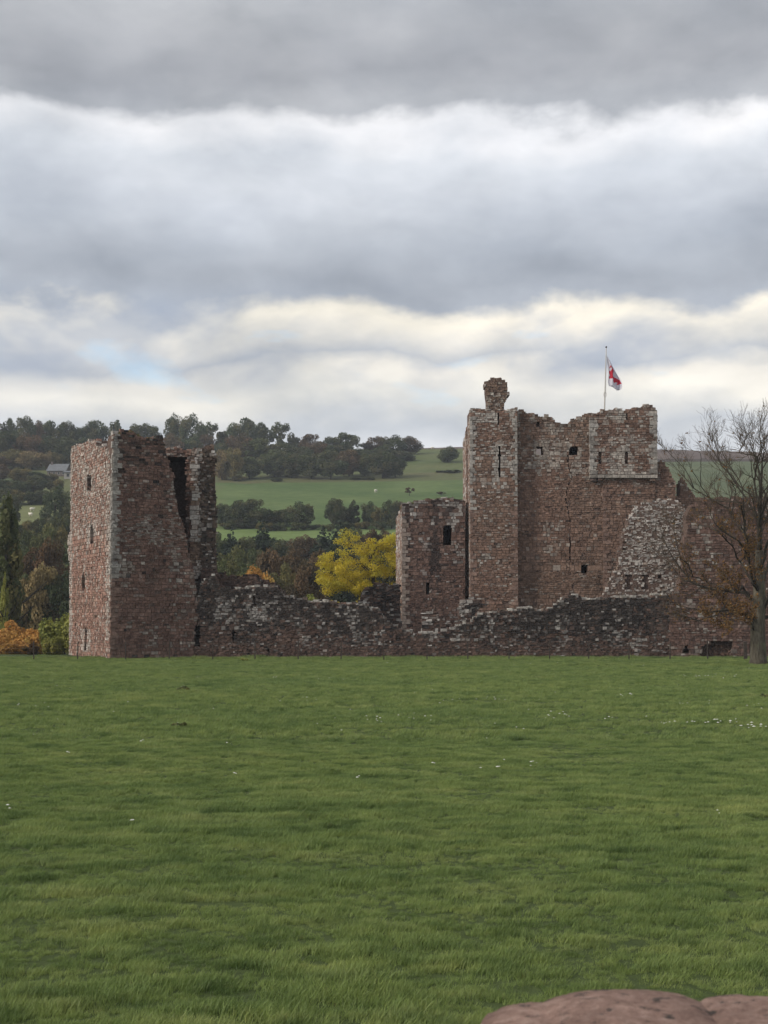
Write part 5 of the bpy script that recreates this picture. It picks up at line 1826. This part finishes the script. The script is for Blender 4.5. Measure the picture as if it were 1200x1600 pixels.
for (x, y, sx, sy, n, s) in ((1085, 1058, 28, 4, 14, 0.045), (1130, 1059, 26, 3, 12, 0.045), (870, 1121, 26, 5, 16, 0.045), (1125, 1132, 36, 5, 20, 0.05), (1178, 1138, 24, 4, 18, 0.055), (1050, 1135, 30, 5, 9, 0.04),
                             (640, 1124, 40, 5, 12, 0.04), (705, 1096, 40, 6, 10, 0.035), (980, 1090, 24, 5, 6, 0.05), (770, 1096, 16, 4, 8, 0.035), (1090, 1102, 30, 4, 8, 0.04), (1180, 1108, 20, 4, 6, 0.045), (480, 1098, 34, 6, 8, 0.035),
                             (590, 1129, 12, 4, 9, 0.04), (950, 1126, 14, 4, 5, 0.04), (430, 1061, 30, 2, 7, 0.04), (520, 1063, 30, 2, 6, 0.04), (60, 1106, 60, 4, 8, 0.04), (278, 1135, 8, 3, 5, 0.035), (286, 1077, 8, 2, 4, 0.04), (900, 1040, 300, 6, 22, 0.04),
                             (600, 1110, 560, 60, 60, 0.032), (775, 1200, 80, 14, 6, 0.03)):
    for i in range((n + 1) * 6 // 10):
        p = on_field(x + wr.gauss(0, 0.5) * sx, y + wr.gauss(0, 0.5) * sy)
        if 6 < p.y < 103:
            petal(p, s * wr.uniform(0.45, 0.95))
for (x, y, s) in ((205, 1290, 0.03), (12, 1271, 0.03), (366, 1217, 0.028), (558, 1223, 0.028), (830, 1198, 0.03), (777, 1205, 0.035), (1121, 1278, 0.02), (676, 1200, 0.03), (220, 1163, 0.035), (105, 1181, 0.03)):
    petal(on_field(x, y), s); petal(on_field(x + 3, y + 0.5), s * 0.7)
tag(m.build('white_flowers', M_WHITE), 'small white flower heads speckling the pasture', 'flowers', kind='stuff')
# dark broad-leaved weeds
for i, (x, y, s, lb) in enumerate(((287, 1080, 0.18, 'small dark weed clump in the far field, below the left tower'), (279, 1138, 0.13, 'dark weed clump lower in the field, second below the left tower'),
                                   (381, 1033, 0.22, 'pale weed tuft close to the curtain wall foot'), (1200, 1092, 0.18, 'leafy weed clump at the right edge of the field'))):
    p = on_field(x, y)
    lobes = [(wr.uniform(-s, s), wr.uniform(-s, s), wr.uniform(0.05, s * 0.6), s * 0.4, s * 0.4, s * 0.3) for _ in range(8)]
    r_ = thing('weed_clump', lb, 'weed', tuple(p), 'weed clumps in the pasture')
    o = obj('leaves', leaf_cloud('weed_leaves', lobes, 130, 0.06, 500 + i), r_)
    o.material_slots[0].link = 'OBJECT'; o.material_slots[0].material = M_LEAF['mid' if i != 2 else 'ygreen']

# grass and moss rooted on the wall tops
mo = []
for (W, pts_, n, dep) in ((WW, [(626, 795), (640, 787), (668, 781), (700, 779), (726, 783)], 60, 1.6), (WR, [(180, 679), (205, 674), (226, 685), (250, 684)], 22, 1.2), (WM, [(810, 642), (835, 648), (866, 655)], 12, 1.2)):
    for i in range(n):
        x, y = along(pts_, wr.random())
        u_, v_ = W.uv(x, y)
        q = W.pt(u_, v_ + 0.02, -wr.uniform(0.05, dep))
        mo.append((q.x, q.y, q.z, 0.22, 0.22, 0.10))
o = obj('wall_top_plants', leaf_cloud('wall_top_plants', mo, 2600, 0.05, 640))
tag(o, 'grass and moss rooted along the broken wall tops', 'plants', kind='stuff')
o.material_slots[0].link = 'OBJECT'; o.material_slots[0].material = M_LEAF['olive']

# ------------------------------------------------------------------ the hazy autumn air
M_HAZE = bpy.data.materials.new('haze')
M_HAZE.use_nodes = True
t = NT(M_HAZE.node_tree)
pv = t.n('ShaderNodeVolumePrincipled')
pv.inputs['Color'].default_value = (0.80, 0.87, 0.98, 1)
pv.inputs['Density'].default_value = 0.00017
pv.inputs['Anisotropy'].default_value = 0.0
ho = t.n('ShaderNodeOutputMaterial')
t.link(pv.outputs[0], ho.inputs['Volume'])
m = MB()
m.box((-2600, -160, -45), (2600, 2700, 150))
hz = m.build('haze', M_HAZE)
tag(hz, 'thin blue autumn haze over the valley', kind='stuff')
